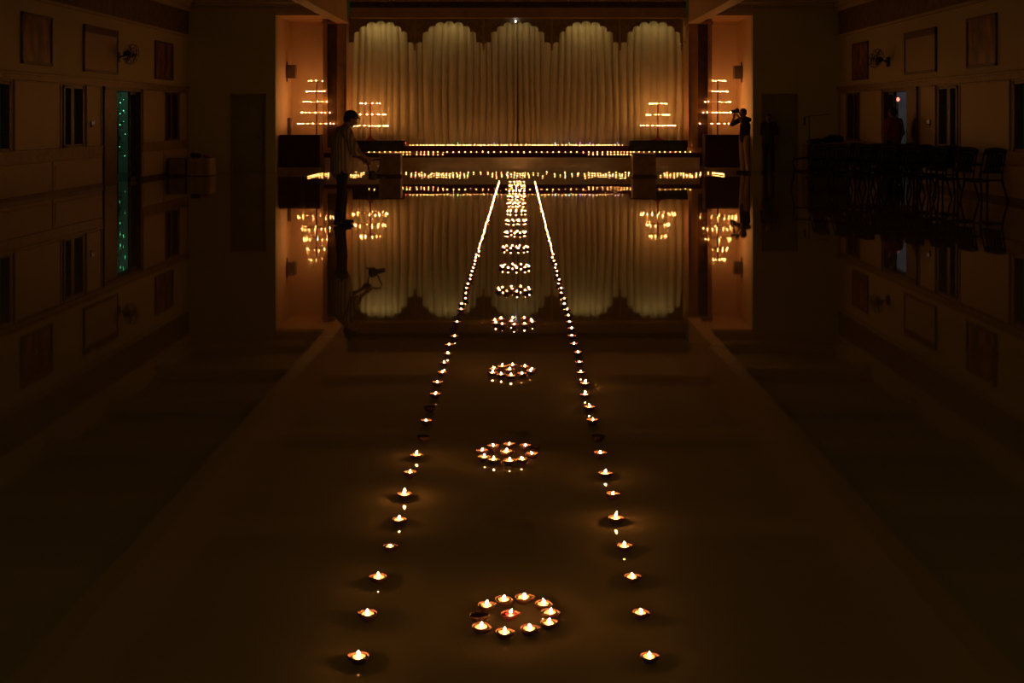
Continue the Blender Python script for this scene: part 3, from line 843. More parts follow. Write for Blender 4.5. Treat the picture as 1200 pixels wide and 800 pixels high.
def wall_fan(xi, sx, Y, z, rz, label, glint):
    r = empty('wall_fan', (xi, Y, z), 0, label, 'fan')
    MB().box(min(0, sx*0.05), max(0, sx*0.05), -0.08, 0.08, -0.12, 0.12).tube([(sx*0.04, 0, 0), (sx*0.2, 0, 0.06)], 0.02).build('bracket', M['metal_dark'], r)
    R = Matrix.Rotation(rz, 4, 'Z') @ Matrix.Rotation(0.25, 4, 'Y')
    c = Vector((sx*0.3, 0, 0.08))
    mt = MB().ball(c - R @ Vector((0.08*sx, 0, 0)), (0.10, 0.07, 0.07), 12, 8); mt.build('motor', M['metal_dark'], r)
    cg = MB()
    for rad, off in ((0.24, 0.0), (0.16, 0.05), (0.24, 0.06), (0.08, 0.07)):
        cg.tube([c + R @ Vector((sx*off, rad*math.cos(2*PI*k/24), rad*math.sin(2*PI*k/24))) for k in range(25)], 0.006, 5)
    for k in range(12):
        a = 2*PI*k/12
        cg.tube([c + R @ Vector((sx*0.08, 0, 0)), c + R @ Vector((sx*0.06, 0.24*math.cos(a), 0.24*math.sin(a))), c + R @ Vector((0, 0.24*math.cos(a), 0.24*math.sin(a))), c + R @ Vector((-sx*0.03, 0.05*math.cos(a), 0.05*math.sin(a)))], 0.004, 4)
    cg.build('cage', M['metal_dark'], r)
    for k in range(3):
        a = 2*PI*k/3
        bl = MB()
        pts = [(0.03, -0.02), (0.21, -0.09), (0.22, 0.02), (0.03, 0.03)]
        V = []
        for dx in (0, 0.006):
            for (p, q) in pts:
                rr_ = Matrix.Rotation(a, 4, 'X') @ Vector((sx*(0.03+q*0.25+dx), p, q)); V.append(c + R @ rr_)
        bl.add(V, [(0, 1, 2, 3), (7, 6, 5, 4), (0, 4, 5, 1), (1, 5, 6, 2), (2, 6, 7, 3), (3, 7, 4, 0)])
        bl.build('blade', M['speaker'], r)
wall_fan(XL, 1, 29.5, 3.02, -0.4, 'dark caged fan on the left wall beside the blank board', True)
wall_fan(XR, -1, 31.0, 2.98, 0.4, 'dark caged fan on the right wall beside the blank board', False)
# small added glowing shapes imitating reflections on the wall panels, no lamps there
def panel_glint(xi, sx, Y, z, s, label):
    r = empty('panel_glint', (xi + sx*0.03, Y, z), 0, label, 'light')
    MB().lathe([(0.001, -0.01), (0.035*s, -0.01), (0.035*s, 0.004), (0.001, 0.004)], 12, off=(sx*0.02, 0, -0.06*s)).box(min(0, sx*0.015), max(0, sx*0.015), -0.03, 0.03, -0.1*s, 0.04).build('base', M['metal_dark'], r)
    MB().lathe([(0.001, -0.05), (0.02, -0.045), (0.03, -0.01), (0.026, 0.03), (0.001, 0.04)], 12, off=(sx*0.045, 0, 0)).build('shade', M['glint_dim'], r)  # glows in place of a reflection; base and shade are made up
panel_glint(XL, 1, 27.6, 1.47, 1, 'small orange glow imitating a reflection on the left wall panel beside the dark door leaf')
panel_glint(XR, -1, 27.8, 1.50, 1, 'small orange glow imitating a reflection on the right wall panel beside the dark door leaf')

# ceiling fans (seen mirrored in the floor)
def ceiling_fan(X, Y, label):
    r = empty('ceiling_fan', (X, Y, ZC), 0, label, 'fan', 'ceiling fans over the aisle')
    MB().lathe([(0.001, 0), (0.07, 0), (0.05, -0.08), (0.012, -0.1), (0.012, -0.80), (0.001, -0.80)], 14).build('rod', M['metal_dark'], r)
    MB().lathe([(0.001, -0.78), (0.08, -0.80), (0.13, -0.86), (0.13, -0.92), (0.07, -0.97), (0.001, -0.98)], 20).build('motor', M['metal_dark'], r)
    for k in range(3):
        a = 2*PI*k/3 + 0.5
        R = Matrix.Rotation(a, 4, 'Z') @ Matrix.Translation((0, 0, -0.90)) @ Matrix.Rotation(0.2, 4, 'X')
        MB().box(0.10, 0.62, -0.065, 0.065, -0.004, 0.004, 0, R).build('blade', M['wood_dark'], r, bevel=0.003)
ceiling_fan(0.11, 18.6, 'dark ceiling fan on a long rod above the middle of the aisle')
ceiling_fan(0.11, 24.0, 'dark ceiling fan on a long rod above the far part of the aisle')

# ------------------------------------------------------------------ outside the open doors
struct(MB().box(-20, XL-0.28, 15, 45, -0.25, -0.02).box(XR+0.28, 20, 15, 45, -0.25, -0.02).build('ground_outside', M['ground_out']))
gw = MB().box(-13.4, -10.2, 36.1, 36.4, -0.02, 3.6)
gw.box(-13.2, -13.0, 22, 36.1, -0.02, 3.2)
tag(gw.build('garden_wall', M['plaster_out']), 'teal lit garden wall seen through the open left side door', 'wall')
rnd = random.Random(4)
tr = empty('slender_tree', (-11.35, 34.9, -0.02), 0, 'slim leafy tree strung with green lights outside the left side door', 'tree')
MB().tube([(0, 0, 0), (0.03, 0, 1.0), (-0.03, 0.03, 2.0), (0.02, 0, 3.2)], [0.06, 0.05, 0.04, 0.02]).build('trunk', M['wood_dark'], tr)
mb = MB()
for k in range(900):
    z = rnd.uniform(0.5, 3.4); a = rnd.uniform(0, 6.28); R_ = rnd.uniform(0.03, 0.2)
    c = Vector((R_*math.cos(a), R_*math.sin(a), z)); u = Vector((rnd.uniform(-1, 1), rnd.uniform(-1, 1), rnd.uniform(-1, .3))).normalized()*0.05
    w = u.cross(Vector((rnd.random(), rnd.random(), rnd.random()))).normalized()*0.018
    mb.add([c, c+u*0.5+w, c+u, c+u*0.5-w], [(0, 1, 2, 3)])
mb.build('foliage', M['leaf'], tr)
gs = empty('fairy_light_string', (-11.35, 34.9, 0.0), 0, 'string of green fairy lights wound down the tree outside the left door', 'string light')
pts = []; 
for k in range(60):
    z = 0.5 + 2.6*k/59; a = k*0.9; pts.append((0.24*math.cos(a), 0.24*math.sin(a), z))
MB().tube(pts, 0.003, 4).build('wire', M['plastic_black'], gs)
for k, p in enumerate(pts):
    if k % 2 == 0 or 22 < k < 34:
        s = rnd.uniform(0.003, 0.009)*(2.0 if k in (27, 29, 31) else 1)
        MB().ball(p, (s, s, s*1.4), 6, 5).build('bulb', M['bulb_green'], gs)
def light(name, kind, loc_, energy, col, size=0.3, target=None):
    L = bpy.data.lights.new(name, kind); L.energy = energy; L.color = col
    if kind == 'AREA': L.size = size
    if kind in ('POINT', 'SPOT'): L.shadow_soft_size = size
    o = bpy.data.objects.new(name, L); C.objects.link(o); o.location = loc_
    if target: o.rotation_euler = (Vector(target) - Vector(loc_)).to_track_quat('-Z', 'Y').to_euler()
    return o
light('garden_floodlight', 'AREA', (-11.7, 34.3, 3.2), 1.1, (0.42, 1.0, 0.66), 0.3, (-12.0, 36.1, 1.2))
gw = MB().box(10.98, 13.5, 36.1, 36.4, -0.02, 3.6)
tag(gw.build('garden_wall', M['plaster_out']), 'violet grey outdoor wall seen through the open right side door', 'wall')
light('courtyard_lamp', 'AREA', (12.3, 34.6, 3.4), 2.2, (1.0, 0.55, 1.0), 0.3, (12.3, 36.1, 1.8))
rl = empty('red_lantern', (XW(1052.3, 34.5), 34.5, ZW(116.5, 34.5)), 0, 'small red light glowing outside the open right side door', 'light')
MB().lathe([(0.001, -0.05), (0.03, -0.045), (0.045, 0.0), (0.03, 0.05), (0.001, 0.055)], 14).build('shade', M['bulb_red'], rl)
MB().tube([(0, 0.02, -0.05), (0, 0.02, -ZW(116.5, 34.5)-0.02)], 0.02, 8).build('post', M['metal_dark'], rl)

# ------------------------------------------------------------------ chairs
def make_chair():
    r = empty('armchair', (0, 0, 0), 0, 'black plastic armchair', 'chair', 'black armchairs along the right side')
    W, D, SZ = 0.27, 0.25, 0.43
    # local: faces -Y, back at +Y
    seat = MB(); V = []; Fc = []; N = 10
    for top in (1, 0):
        for i in range(N+1):
            for j in range(N+1):
                x = -W*0.92 + 1.84*W*i/N; y = -D + 2*D*j/N
                z = SZ - 0.02*math.cos((i/N-.5)*PI)*1.0 + 0.012 - (0.03*((N-j)/N)**6) - 0.02*(j/N) - (0 if top else 0.022)
                V.append((x, y, z))
    o2 = (N+1)**2
    for i in range(N):
        for j in range(N):
            a = i*(N+1)+j; Fc.append((a, a+N+1, a+N+2, a+1)); Fc.append((a+o2, a+1+o2, a+N+2+o2, a+N+1+o2))
    for k in range(N):
        for (p, q) in ((k, k+1), (N*(N+1)+k+1, N*(N+1)+k)): Fc.append((p, q, q+o2, p+o2))
        for (p, q) in (((k+1)*(N+1), k*(N+1)), (k*(N+1)+N, (k+1)*(N+1)+N)): Fc.append((p, q, q+o2, p+o2))
    seat.add(V, Fc, 0, True); seat.build('seat', M['plastic_black'], r)
    bk = MB()
    def bp(u, v):   # back surface: u across -1..1, v up 0..1
        return Vector((u*W*(0.92 - 0.06*v), D - 0.01 + 0.13*v - 0.03*(u*u), SZ + 0.10 + 0.42*v + 0.035*(1-u*u)*v*v))
    for u in (-1, -0.62, -0.31, 0, 0.31, 0.62, 1):
        rr = 0.018 if abs(u) == 1 else 0.011
        bk.tube([bp(u, 0)-Vector((0, 0, 0.12 if abs(u) == 1 else 0.0)), bp(u, 0.3), bp(u, 0.65), bp(u, 0.95)], rr if abs(u) == 1 else 0.030, 6)
    bk.tube([bp(-1+0.2*k, 1.0) for k in range(11)], 0.034, 8)
    bk.tube([bp(-1+0.2*k, 0.86) for k in range(11)], 0.030, 8)
    bk.tube([bp(-1+0.2*k, 0.05) for k in range(11)], 0.022, 8)
    bk.build('backrest', M['plastic_black'], r)
    for s in (-1, 1):
        MB().tube([(s*W*0.93, -D+0.03, SZ-0.01), (s*(W+0.03), -D-0.04, 0.0)], [0.024, 0.016], 8).build('leg', M['plastic_black'], r)
        MB().tube([(s*W*0.90, D-0.03, SZ-0.02), (s*(W+0.02), D+0.08, 0.0)], [0.024, 0.016], 8).build('leg', M['plastic_black'], r)
        MB().tube([(s*W*0.93, -D+0.03, SZ-0.01), (s*(W+0.01), -D+0.0, SZ+0.20), (s*(W+0.012), -D+0.05, SZ+0.235), (s*(W+0.01), 0, SZ+0.25), (s*W*0.92, D+0.03, SZ+0.26)], [0.018, 0.016, 0.02, 0.022, 0.018], 8).build('armrest', M['plastic_black'], r)
    return r
ch0 = make_chair(); first = True
dx, dy = 0.517, -0.856
facing = math.atan2(-0.517, -0.856) + PI/2     # local -Y turned to look down the aisle
spots = []
for row, (bx0, by0, nn) in enumerate(((6.42, 27.28, 8), (7.35, 27.80, 5), (8.20, 28.25, 2))):
    for k in range(nn):
        X, Y = bx0 + dx*0.652*k, by0 + dy*0.652*k
        if X < 8.95: spots.append((row, k, X, Y))
rown = ['front row', 'middle row', 'back row']
for (row, k, X, Y) in spots:
    c = ch0 if first else copy_tree(ch0)
    first = False
    c.location = (X, Y, 0); c.rotation_euler = (0, 0, facing + random.uniform(-.03, .03))
    if row == 0:
        last = max(s[1] for s in spots if s[0] == 0)
        c['label'] = ('black plastic armchair at the far left end of the chair rows' if k == 0 else
                      'black plastic armchair nearest the camera, at the right end of the front chair row' if k == last else
                      'black plastic armchair in the front row, %s from its left end' % ordinal(k))
    else:
        c['label'] = 'black plastic armchair half hidden in the %s of the chairs' % rown[row]
        c['group'] = 'black armchairs in the %s' % rown[row]

# ------------------------------------------------------------------ furniture near the flanking doors
r = empty('low_cabinet', (-9.22, 33.55, 0), 0, 'dark low cabinet in the far left corner beside the pale cloth table', 'cabinet')
MB().box(-0.22, 0.22, -0.2, 0.3, 0.05, 0.46).build('body', M['wood_mid'], r, bevel=0.008)
MB().box(-0.24, 0.24, -0.22, 0.32, 0.46, 0.49).build('top', M['wood_mid'], r, bevel=0.006)
for s in (-1, 1):
    d = MB().box(min(s*0.01, s*0.205), max(s*0.01, s*0.205), -0.215, -0.2, 0.08, 0.43).build('door', M['wood_mid'], r)
    MB().ball((s*0.03, -0.222, 0.35), 0.010, 8, 6).build('knob', M['metal_dark'], d)
for a in (-1, 1):
    for c in (-1, 1): MB().tube([(a*0.18, 0.05+c*0.2, 0), (a*0.18, 0.05+c*0.2, 0.06)], 0.018).build('foot', M['wood_dark'], r)
draped('side_table', -8.96, -8.36, 33.4, 34.1, 0.0, 0.48, M['cloth_pale'], 'small table under a pale ruffled cloth in the far left corner', 'table', 0.03)
def cloth_bundle(X, Y, z, s, material, label, seed):
    rn = random.Random(seed); mb = MB()
    for k in range(5):
        mb.ball((rn.uniform(-.1, .1)*s, rn.uniform(-.06, .06)*s, (0.05 + rn.uniform(0, .05))*s), (rn.uniform(.07, .13)*s, rn.uniform(.06, .1)*s, rn.uniform(.045, .06)*s), 12, 8)
    o = mb.build('cloth_bundle', material, loc=(X, Y, z))
    rm = o.modifiers.new('weld', 'REMESH'); rm.mode = 'VOXEL'; rm.voxel_size = 0.012*s
    sm = o.modifiers.new('soft', 'SMOOTH'); sm.iterations = 4
    return tag(o, label, 'cloth')
cloth_bundle(-8.80, 33.7, 0.49, 1.0, M['cloth_red'], 'dark red bundle of cloth on the pale cloth table', 1)
cloth_bundle(-8.50, 33.65, 0.485, 0.7, M['tee_orange'], 'small reddish bundle of cloth at the right of the pale cloth table', 2)
draped('equipment_table', 7.75, 8.85, 33.2, 33.8, 0.0, 0.86, M['cloth_brown'], 'cloth covered table behind the chairs in the far right corner', 'table', 0.01)
cloth_bundle(8.54, 33.5, 0.865, 1.75, M['cloth_black'], 'large black covered heap on the table in the far right corner', 3)
cloth_bundle(8.00, 33.5, 0.865, 1.2, M['tee_dark'], 'dark covered heap left of the larger one on the corner table', 4)
ms = empty('microphone_stand', (7.72, 32.9, 0), 0, 'dark boom microphone stand before the table in the far right corner', 'stand')
MB().lathe([(0.001, 0), (0.14, 0), (0.14, 0.02), (0.03, 0.04), (0.001, 0.05)], 20, cap=True).build('base', M['metal_dark'], ms)
MB().tube([(0, 0, 0.03), (0, 0, 1.62)], 0.012).build('pole', M['metal_dark'], ms)
MB().tube([(-0.12, 0, 1.58), (0, 0, 1.62), (0.55, 0, 1.67)], 0.009).build('boom', M['metal_dark'], ms)
MB().tube([(-0.12, 0, 1.60), (-0.13, 0, 1.38)], [0.02, 0.032], 10).build('microphone', M['camera_black'], ms)

# ------------------------------------------------------------------ people
def fuse(parts, voxel, name, material, parent, smooth=3, disp=0.0):
    mb = MB()
    for p in parts:
        if p[0] == 'c':       # tapered limb: p0, p1, r0, r1
            _, a, c, r0, r1 = p[:5]
            fl_ = p[5] if len(p) > 5 else None
            a, c = Vector(a), Vector(c); K = max(3, int((c-a).length/0.03))
            for k in range(K+1):
                t = k/K; rr = r0 + (r1-r0)*t
                q = a.lerp(c, t)
                mb.ball(q, rr if not fl_ else (rr*fl_[0], rr*fl_[1], rr*fl_[2]), 12, 8)
        elif p[0] == 'e':
            mb.ball(p[1], p[2], 18, 12, rot=p[3] if len(p) > 3 else None)
    tmp = mb.build('tmp', material)
    rm = tmp.modifiers.new('r', 'REMESH'); rm.mode = 'VOXEL'; rm.voxel_size = voxel
    sm = tmp.modifiers.new('s', 'SMOOTH'); sm.iterations = smooth; sm.factor = 0.5
    if disp:
        tx = bpy.data.textures.new('cloth folds', 'CLOUDS'); tx.noise_scale = 0.12
        dm = tmp.modifiers.new('d', 'DISPLACE'); dm.texture = tx; dm.strength = disp; dm.mid_level = 0.5
    dg = bpy.context.evaluated_depsgraph_get(); dg.update()
    me = bpy.data.meshes.new_from_object(tmp.evaluated_get(dg))
    me.name = name
    bpy.data.objects.remove(tmp)
    me.materials.clear(); me.materials.append(material)
    for p in me.polygons: p.use_smooth = True
    o = bpy.data.objects.new(name, me); C.objects.link(o); o.parent = parent
    return o

def frame(fwd, up):
    f = Vector(fwd).normalized(); s = f.cross(Vector(up)).normalized(); u = s.cross(f)
    return f, s, u
def hand(wrist, direction, palm_n, side, curl):
    # palm and five fingers; palm_n points out of the palm, side is +1 when the thumb lies toward direction x palm_n
    d, s, u = frame(direction, palm_n); s = s*side
    W = Vector(wrist); out = []
    out.append(('c', W, W + d*0.03, 0.024, 0.024))
    for k in range(4):
        o = (k-1.5)*0.019
        out.append(('c', W + d*0.02 - s*o*0.7, W + d*0.088 - s*o, 0.015, 0.011))
        L = (0.040, 0.045, 0.042, 0.033)[k] if side else 0.04
        b0 = W + d*0.088 - s*o
        a1 = curl*0.9; d1 = (d*math.cos(a1) + u*math.sin(a1)); b1 = b0 + d1*L
        a2 = curl*1.9; d2 = (d*math.cos(a2) + u*math.sin(a2)); b2 = b1 + d2*L*0.62
        a3 = curl*2.6; d3 = (d*math.cos(a3) + u*math.sin(a3)); b3 = b2 + d3*L*0.5
        out += [('c', b0, b1, 0.0098, 0.0088), ('c', b1, b2, 0.0088, 0.008), ('c', b2, b3, 0.008, 0.0072)]
    t0 = W + d*0.03 + s*0.022; t1 = t0 + (d*0.6 + s*0.6 + u*0.4).normalized()*0.036; t2 = t1 + (d*0.8 + u*(0.3+0.5*curl)).normalized()*0.028
    out += [('c', t0, t1, 0.0135, 0.0105), ('c', t1, t2, 0.0105, 0.0085)]
    return out
def head_parts(H, f, u):
    # H centre of the skull; f face direction, u up
    f = Vector(f).normalized(); s = f.cross(Vector(u)).normalized(); u = s.cross(f)
    R = Matrix((s, f, u)).transposed()      # local x = side, y = forward, z = up
    g = lambda x, y, z: Vector(H) + s*x + f*y + u*z
    out = [('e', g(0, -0.012, 0.03), (0.076, 0.094, 0.085), R), ('e', g(0, 0.022, -0.03), (0.062, 0.068, 0.078), R),
           ('e', g(0, 0.045, -0.082), (0.030, 0.030, 0.024), R), ('c', g(0, 0.085, 0.012), g(0, 0.108, -0.028), 0.009, 0.014),
           ('c', g(-0.03, 0.078, 0.026), g(0.03, 0.078, 0.026), 0.010, 0.010), ('e', g(0, 0.086, -0.055), (0.024, 0.010, 0.007), R),
           ('e', g(0, 0.083, -0.066), (0.020, 0.010, 0.007), R)]
    for q in (-1, 1):
        out += [('e', g(q*0.078, -0.008, -0.004), (0.009, 0.018, 0.030), R), ('e', g(q*0.042, 0.058, -0.025), (0.022, 0.022, 0.022), R)]
    return out, g, R

def person(name_label, X, Y, z0, rz, J, shirt, trousers, hair='short', shoe=True, sleeve=0.9, hem=None, scale=1.0, look=(0, 1, 0), hup=(0, 0, 1), curl=0.5, palms=None, voxel=0.0075, loose=0.02):
    r = empty('person', (X, Y, z0), rz, name_label, 'person'); r.scale = (scale,)*3
    V = {k: Vector(v) for k, v in J.items()}
    body = []
    hp, g, R = head_parts(V['head'], look, hup)
    body += hp
    body += [('c', V['neck'], V['head'] - Vector(look).normalized()*0.015 - Vector((0, 0, 0.03)), 0.058, 0.052)]
    pel, ch = V['pelvis'], V['chest']
    sh = (V['shL'] + V['shR'])/2
    body += [('c', pel, pel.lerp(ch, .5), 0.125, 0.12, (1.15, .85, 1)), ('c', pel.lerp(ch, .5), ch, 0.12, 0.13, (1.2, .85, 1)), ('c', ch, V['neck'], 0.11, 0.06)]
    for q in 'LR':
        body += [('c', V['sh'+q].lerp(V['neck'], .5), V['sh'+q], 0.05, 0.058), ('c', V['sh'+q], V['el'+q], 0.052, 0.040), ('c', V['el'+q], V['wr'+q], 0.040, 0.026)]
        d, pn = palms[q]
        body += hand(V['wr'+q], d, pn, 1 if q == 'L' else -1, curl)
        body += [('c', V['hip'+q], V['kn'+q], 0.085, 0.056), ('c', V['kn'+q], V['kn'+q].lerp(V['an'+q], .4), 0.054, 0.056), ('c', V['kn'+q].lerp(V['an'+q], .4), V['an'+q], 0.056, 0.038)]
        toe = V['toe'+q]
        body += [('c', V['an'+q] - Vector((0, 0, 0.03)), toe, 0.036, 0.022)]
    b = fuse(body, voxel, 'body', M['skin'], r, 3)
    # shirt
    e = loose
    sp = [('c', pel + Vector((0, 0, hem if hem is not None else 0.0)), ch, 0.125+e, 0.13+e, (1.15, .88, 1)), ('c', ch, sh + Vector((0, 0, 0.0)), 0.125+e*.7, 0.075+e*.4, (1.2, .9, 1)), ('c', sh, V['neck'] - Vector((0, 0, 0.02)), 0.075, 0.064)]
    for q in 'LR':
        sp += [('c', V['sh'+q].lerp(V['neck'], .6), V['sh'+q], 0.058, 0.064+e*.3)]
        if sleeve <= 1: sp += [('c', V['sh'+q], V['sh'+q].lerp(V['el'+q], sleeve), 0.062+e*.3, 0.056+e*.6)]
        else: sp += [('c', V['sh'+q], V['el'+q], 0.062+e*.3, 0.05+e*.5), ('c', V['el'+q], V['el'+q].lerp(V['wr'+q], sleeve-1), 0.05+e*.5, 0.042+e*.3)]
    fuse(sp, voxel, 'shirt', shirt, r, 3, 0.018)
    tp = [('c', pel + Vector((0, 0, 0.06)), pel, 0.130, 0.13, (1.15, .88, 1))]
    for q in 'LR':
        tp += [('c', V['hip'+q] + Vector((0, 0, .02)), V['kn'+q], 0.100, 0.072), ('c', V['kn'+q], V['an'+q] + Vector((0, 0, 0.02)), 0.072, 0.062)]
    fuse(tp, voxel, 'trousers', trousers, r, 3, 0.014)
    for q in 'LR':
        toe = V['toe'+q]; an = V['an'+q]; dd = (toe-an); dd.z = 0; dd.normalize()
        fuse([('c', Vector((an.x, an.y, 0.045)) - dd*0.04, Vector((toe.x, toe.y, 0.034)), 0.042, 0.032, (1, 1, .9)), ('c', Vector((an.x, an.y, 0.05)), Vector((an.x, an.y, 0.09)), 0.044, 0.044)], voxel, 'shoe', M['leather'], r, 2)
    hr = [('e', g(0, -0.022, 0.046), (0.086, 0.098, 0.084), R), ('e', g(0, -0.055, 0.0), (0.078, 0.060, 0.075), R)]
    for q in (-1, 1): hr += [('e', g(q*0.070, -0.01, 0.035), (0.016, 0.05, 0.04), R)]
    if hair == 'brim': hr += [('e', g(0, 0.085, 0.065), (0.062, 0.062, 0.010), R), ('e', g(0, -0.012, 0.062), (0.090, 0.104, 0.078), R)]
    if hair == 'brush': hr += [('e', g(0, 0.06, 0.075), (0.06, 0.035, 0.03), R)]
    fuse(hr, voxel, 'hair', M['hair'], r, 2, 0.006)
    for q in (-1, 1):
        MB().ball(g(q*0.032, 0.079, 0.010), 0.0115, 10, 8).build('eye', M['eye'], r)
    return r, V

# local axes: +Y is where the person faces, +X their right... (turned by rz)
# cameraman with a hand-held rig, facing the right side of the hall
J1 = dict(head=(0.0, 0.13, 1.565), neck=(0, 0.045, 1.44), chest=(0, 0.0, 1.22), pelvis=(0, -0.02, 0.92),
          shL=(-0.19, 0.02, 1.38), shR=(0.19, 0.02, 1.38), elL=(-0.24, 0.12, 1.12), elR=(0.24, 0.12, 1.11),
          wrL=(-0.06, 0.33, 0.97), wrR=(0.15, 0.33, 0.99),
          hipL=(-0.10, -0.02, 0.90), hipR=(0.10, -0.02, 0.90), knL=(-0.12, 0.05, 0.49), knR=(0.11, -0.04, 0.49),
          anL=(-0.13, 0.03, 0.08), anR=(0.12, -0.09, 0.08), toeL=(-0.14, 0.19, 0.03), toeR=(0.15, 0.07, 0.03))
p1, V1 = person('person in a striped shirt and dark trousers standing left of the aisle, holding a camera', XW(401, 18.35), 18.35, 0, -PI/2 + 0.42, J1,
                M['stripes'], M['denim'], hair='brim', sleeve=1.25, hem=-0.08, look=(0, 0.92, -0.40), hup=(0, 0.35, 1), curl=0.85,
                palms={'L': ((0.15, 0.75, -0.5), (0.8, 0, -.3)), 'R': ((-.1, 0.75, -0.5), (-0.8, 0, -.3))}, voxel=0.0065, loose=0.055)
rig = empty('camera_rig', p1.location, p1.rotation_euler[2], 'dark hand-held camera rig with a curved grip held by the striped-shirt man', 'camera')
g0 = Vector((0.045, 0.40, 0.93))
MB().tube([(-0.05, 0.37, 0.935), (0.05, 0.40, 0.94), (0.15, 0.37, 0.945)], 0.014, 10).build('grip', M['camera_black'], rig)
MB().tube([g0, g0+Vector((0, 0.10, 0.035)), g0+Vector((0, 0.19, 0.03)), g0+Vector((0, 0.20, -0.02)), g0+Vector((0, 0.13, -0.16))], 0.011, 8).build('arm', M['metal_dark'], rig)
mb = MB(); mb.box(-0.07, 0.07, -0.06, 0.04, -0.05, 0.05).box(-0.03, 0.03, -0.05, 0.02, 0.05, 0.075)
mb.build('camera_body', M['camera_black'], rig, tuple(g0+Vector((0, 0.07, -0.21))), bevel=0.008)
MB().tube([g0+Vector((0, 0.10, -0.21)), g0+Vector((0, 0.24, -0.235))], [0.038, 0.034], 16).build('lens', M['camera_black'], rig)
MB().tube([g0+Vector((0, -0.02, -0.01)), g0+Vector((0, 0.0, -0.16))], 0.010, 8).box(-0.05, 0.05, 0.37, 0.5, 0.655, 0.668).build('mount', M['metal_dark'], rig)

# photographer by the right niche, camera at the eye
J2 = dict(head=(0.0, 0.06, 1.615), neck=(0, 0.0, 1.49), chest=(0, -0.02, 1.27), pelvis=(0, 0.0, 0.95),
          shL=(-0.20, 0.0, 1.43), shR=(0.20, 0.0, 1.43), elL=(-0.27, 0.27, 1.33), elR=(0.28, 0.24, 1.30),
          wrL=(-0.10, 0.25, 1.50), wrR=(0.13, 0.24, 1.52),
          hipL=(-0.10, 0, 0.93), hipR=(0.10, 0, 0.93), knL=(-0.13, 0.03, 0.50), knR=(0.12, 0.0, 0.50),
          anL=(-0.15, 0.0, 0.08), anR=(0.14, -0.04, 0.08), toeL=(-0.17, 0.16, 0.03), toeR=(0.18, 0.12, 0.03))
p2, V2 = person('person in a black shirt and beige trousers raising a camera beside the right niche', XW(872.5, 35.2), 35.2, 0, PI/2 + 0.45, J2,
                M['tee_black'], M['khaki'], hair='short', sleeve=0.85, hem=0.0, look=(0, 1, -0.05), curl=0.75, scale=1.06,
                palms={'L': ((0.35, 0.25, 0.7), (0.7, 0.3, 0)), 'R': ((-.4, 0.25, 0.7), (-0.7, 0.3, 0))}, voxel=0.008)
cam = empty('camera', p2.location, p2.rotation_euler[2], 'black camera held up to the face of the person in beige trousers', 'camera')
cam.scale = (1.06,)*3
mb = MB(); mb.box(-0.075, 0.075, -0.035, 0.035, -0.05, 0.05).box(-0.03, 0.03, -0.03, 0.03, 0.05, 0.08)
mb.build('camera_body', M['camera_black'], cam, (0.0, 0.25, 1.665), bevel=0.008)
MB().tube([(0, 0.28, 1.655), (0, 0.42, 1.655)], [0.036, 0.042], 16).build('lens', M['camera_black'], cam)
MB().box(-0.035, 0.035, 0.207, 0.213, 1.63, 1.68).build('display', M['screen'], cam)

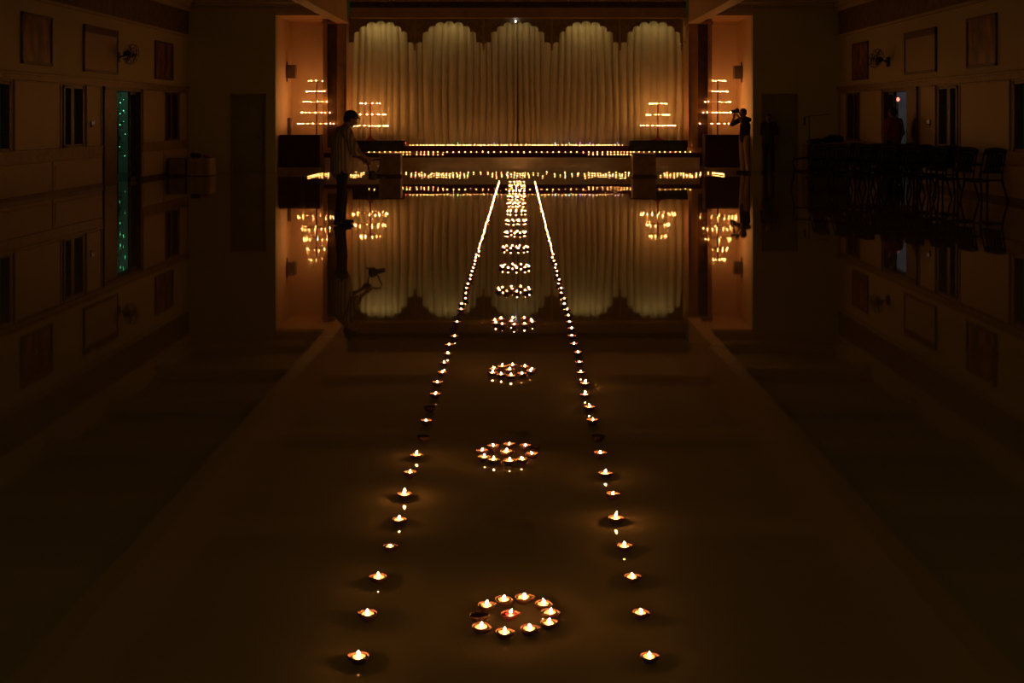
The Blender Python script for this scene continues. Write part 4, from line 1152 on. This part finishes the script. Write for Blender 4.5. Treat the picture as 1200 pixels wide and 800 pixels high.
# dark figure before the right door
J3 = dict(head=(0.0, 0.02, 1.60), neck=(0, 0.0, 1.47), chest=(0, 0, 1.25), pelvis=(0, 0.0, 0.94),
          shL=(-0.18, 0.0, 1.41), shR=(0.18, 0.0, 1.41), elL=(-0.22, -0.02, 1.12), elR=(0.22, -0.02, 1.12),
          wrL=(-0.20, 0.05, 0.88), wrR=(0.20, 0.05, 0.88),
          hipL=(-0.09, 0, 0.92), hipR=(0.09, 0, 0.92), knL=(-0.10, 0.02, 0.50), knR=(0.10, 0.02, 0.50),
          anL=(-0.11, 0.0, 0.08), anR=(0.11, 0, 0.08), toeL=(-0.14, 0.15, 0.03), toeR=(0.15, 0.15, 0.03))
down = {'L': ((0, 0.1, -1), (1, 0, 0)), 'R': ((0, 0.1, -1), (-1, 0, 0))}
person('person in dark clothes standing still in front of the closed right door', XW(901, 35.3), 35.3, 0, PI - 0.5, J3, M['tee_dark'], M['denim'],
       sleeve=0.9, palms=down, curl=0.35, voxel=0.009, scale=0.98)
# person in orange by the right side door
J4 = dict(J3); J4['elL'] = (-0.30, -0.06, 1.16); J4['wrL'] = (-0.19, 0.05, 0.97); J4['head'] = (0.0, 0.05, 1.60)
person('person in an orange red shirt standing behind the chairs by the open right door', XW(1047.5, 29.3), 29.3, 0, 0.5, J4, M['tee_orange'], M['denim'],
       sleeve=0.9, palms=down, curl=0.35, voxel=0.009, scale=1.06, hem=-0.05, loose=0.03)

# added dim fill behind the camera, no real source, lifts floor and walls
L = bpy.data.lights.new('rear_fill', 'AREA'); L.shape = 'RECTANGLE'; L.size = 16; L.size_y = 4
L.energy = 37; L.color = (1.0, 0.80, 0.26)
o = bpy.data.objects.new('rear_fill', L); C.objects.link(o); o.location = (0, YB+0.1, 2.6); o.rotation_euler = (PI/2, 0, 0)
# ------------------------------------------------------------------ world, camera, output look
w = bpy.data.worlds.new('night sky'); S.world = w; w.use_nodes = True
bg = w.node_tree.nodes['Background']; bg.inputs['Color'].default_value = (0.35, 1.0, 0.62, 1); bg.inputs['Strength'].default_value = 0.036
cd = bpy.data.cameras.new('camera_view'); co = bpy.data.objects.new('camera_view', cd); C.objects.link(co)
cd.sensor_width = 36; cd.lens = F/1200*36; cd.shift_x = -8/1200; cd.shift_y = -263/1200
cd.clip_end = 200; cd.clip_start = 0.05
co.location = (0, 0, CAMZ); co.rotation_euler = (PI/2, 0, 0)
S.camera = co
vs = S.view_settings; vs.view_transform = 'Standard'; vs.look = 'None'; vs.gamma = 1; vs.exposure = 0.42; vs.use_curve_mapping = False
cy = S.cycles
cy.use_denoising = True; cy.use_light_tree = True
cy.caustics_reflective = False; cy.caustics_refractive = False
cy.max_bounces = 10; cy.diffuse_bounces = 6; cy.glossy_bounces = 6; cy.transmission_bounces = 6; cy.transparent_max_bounces = 8
cy.sample_clamp_indirect = 6.0
print('clay lamps', count[0], 'leftover', len(leftover))
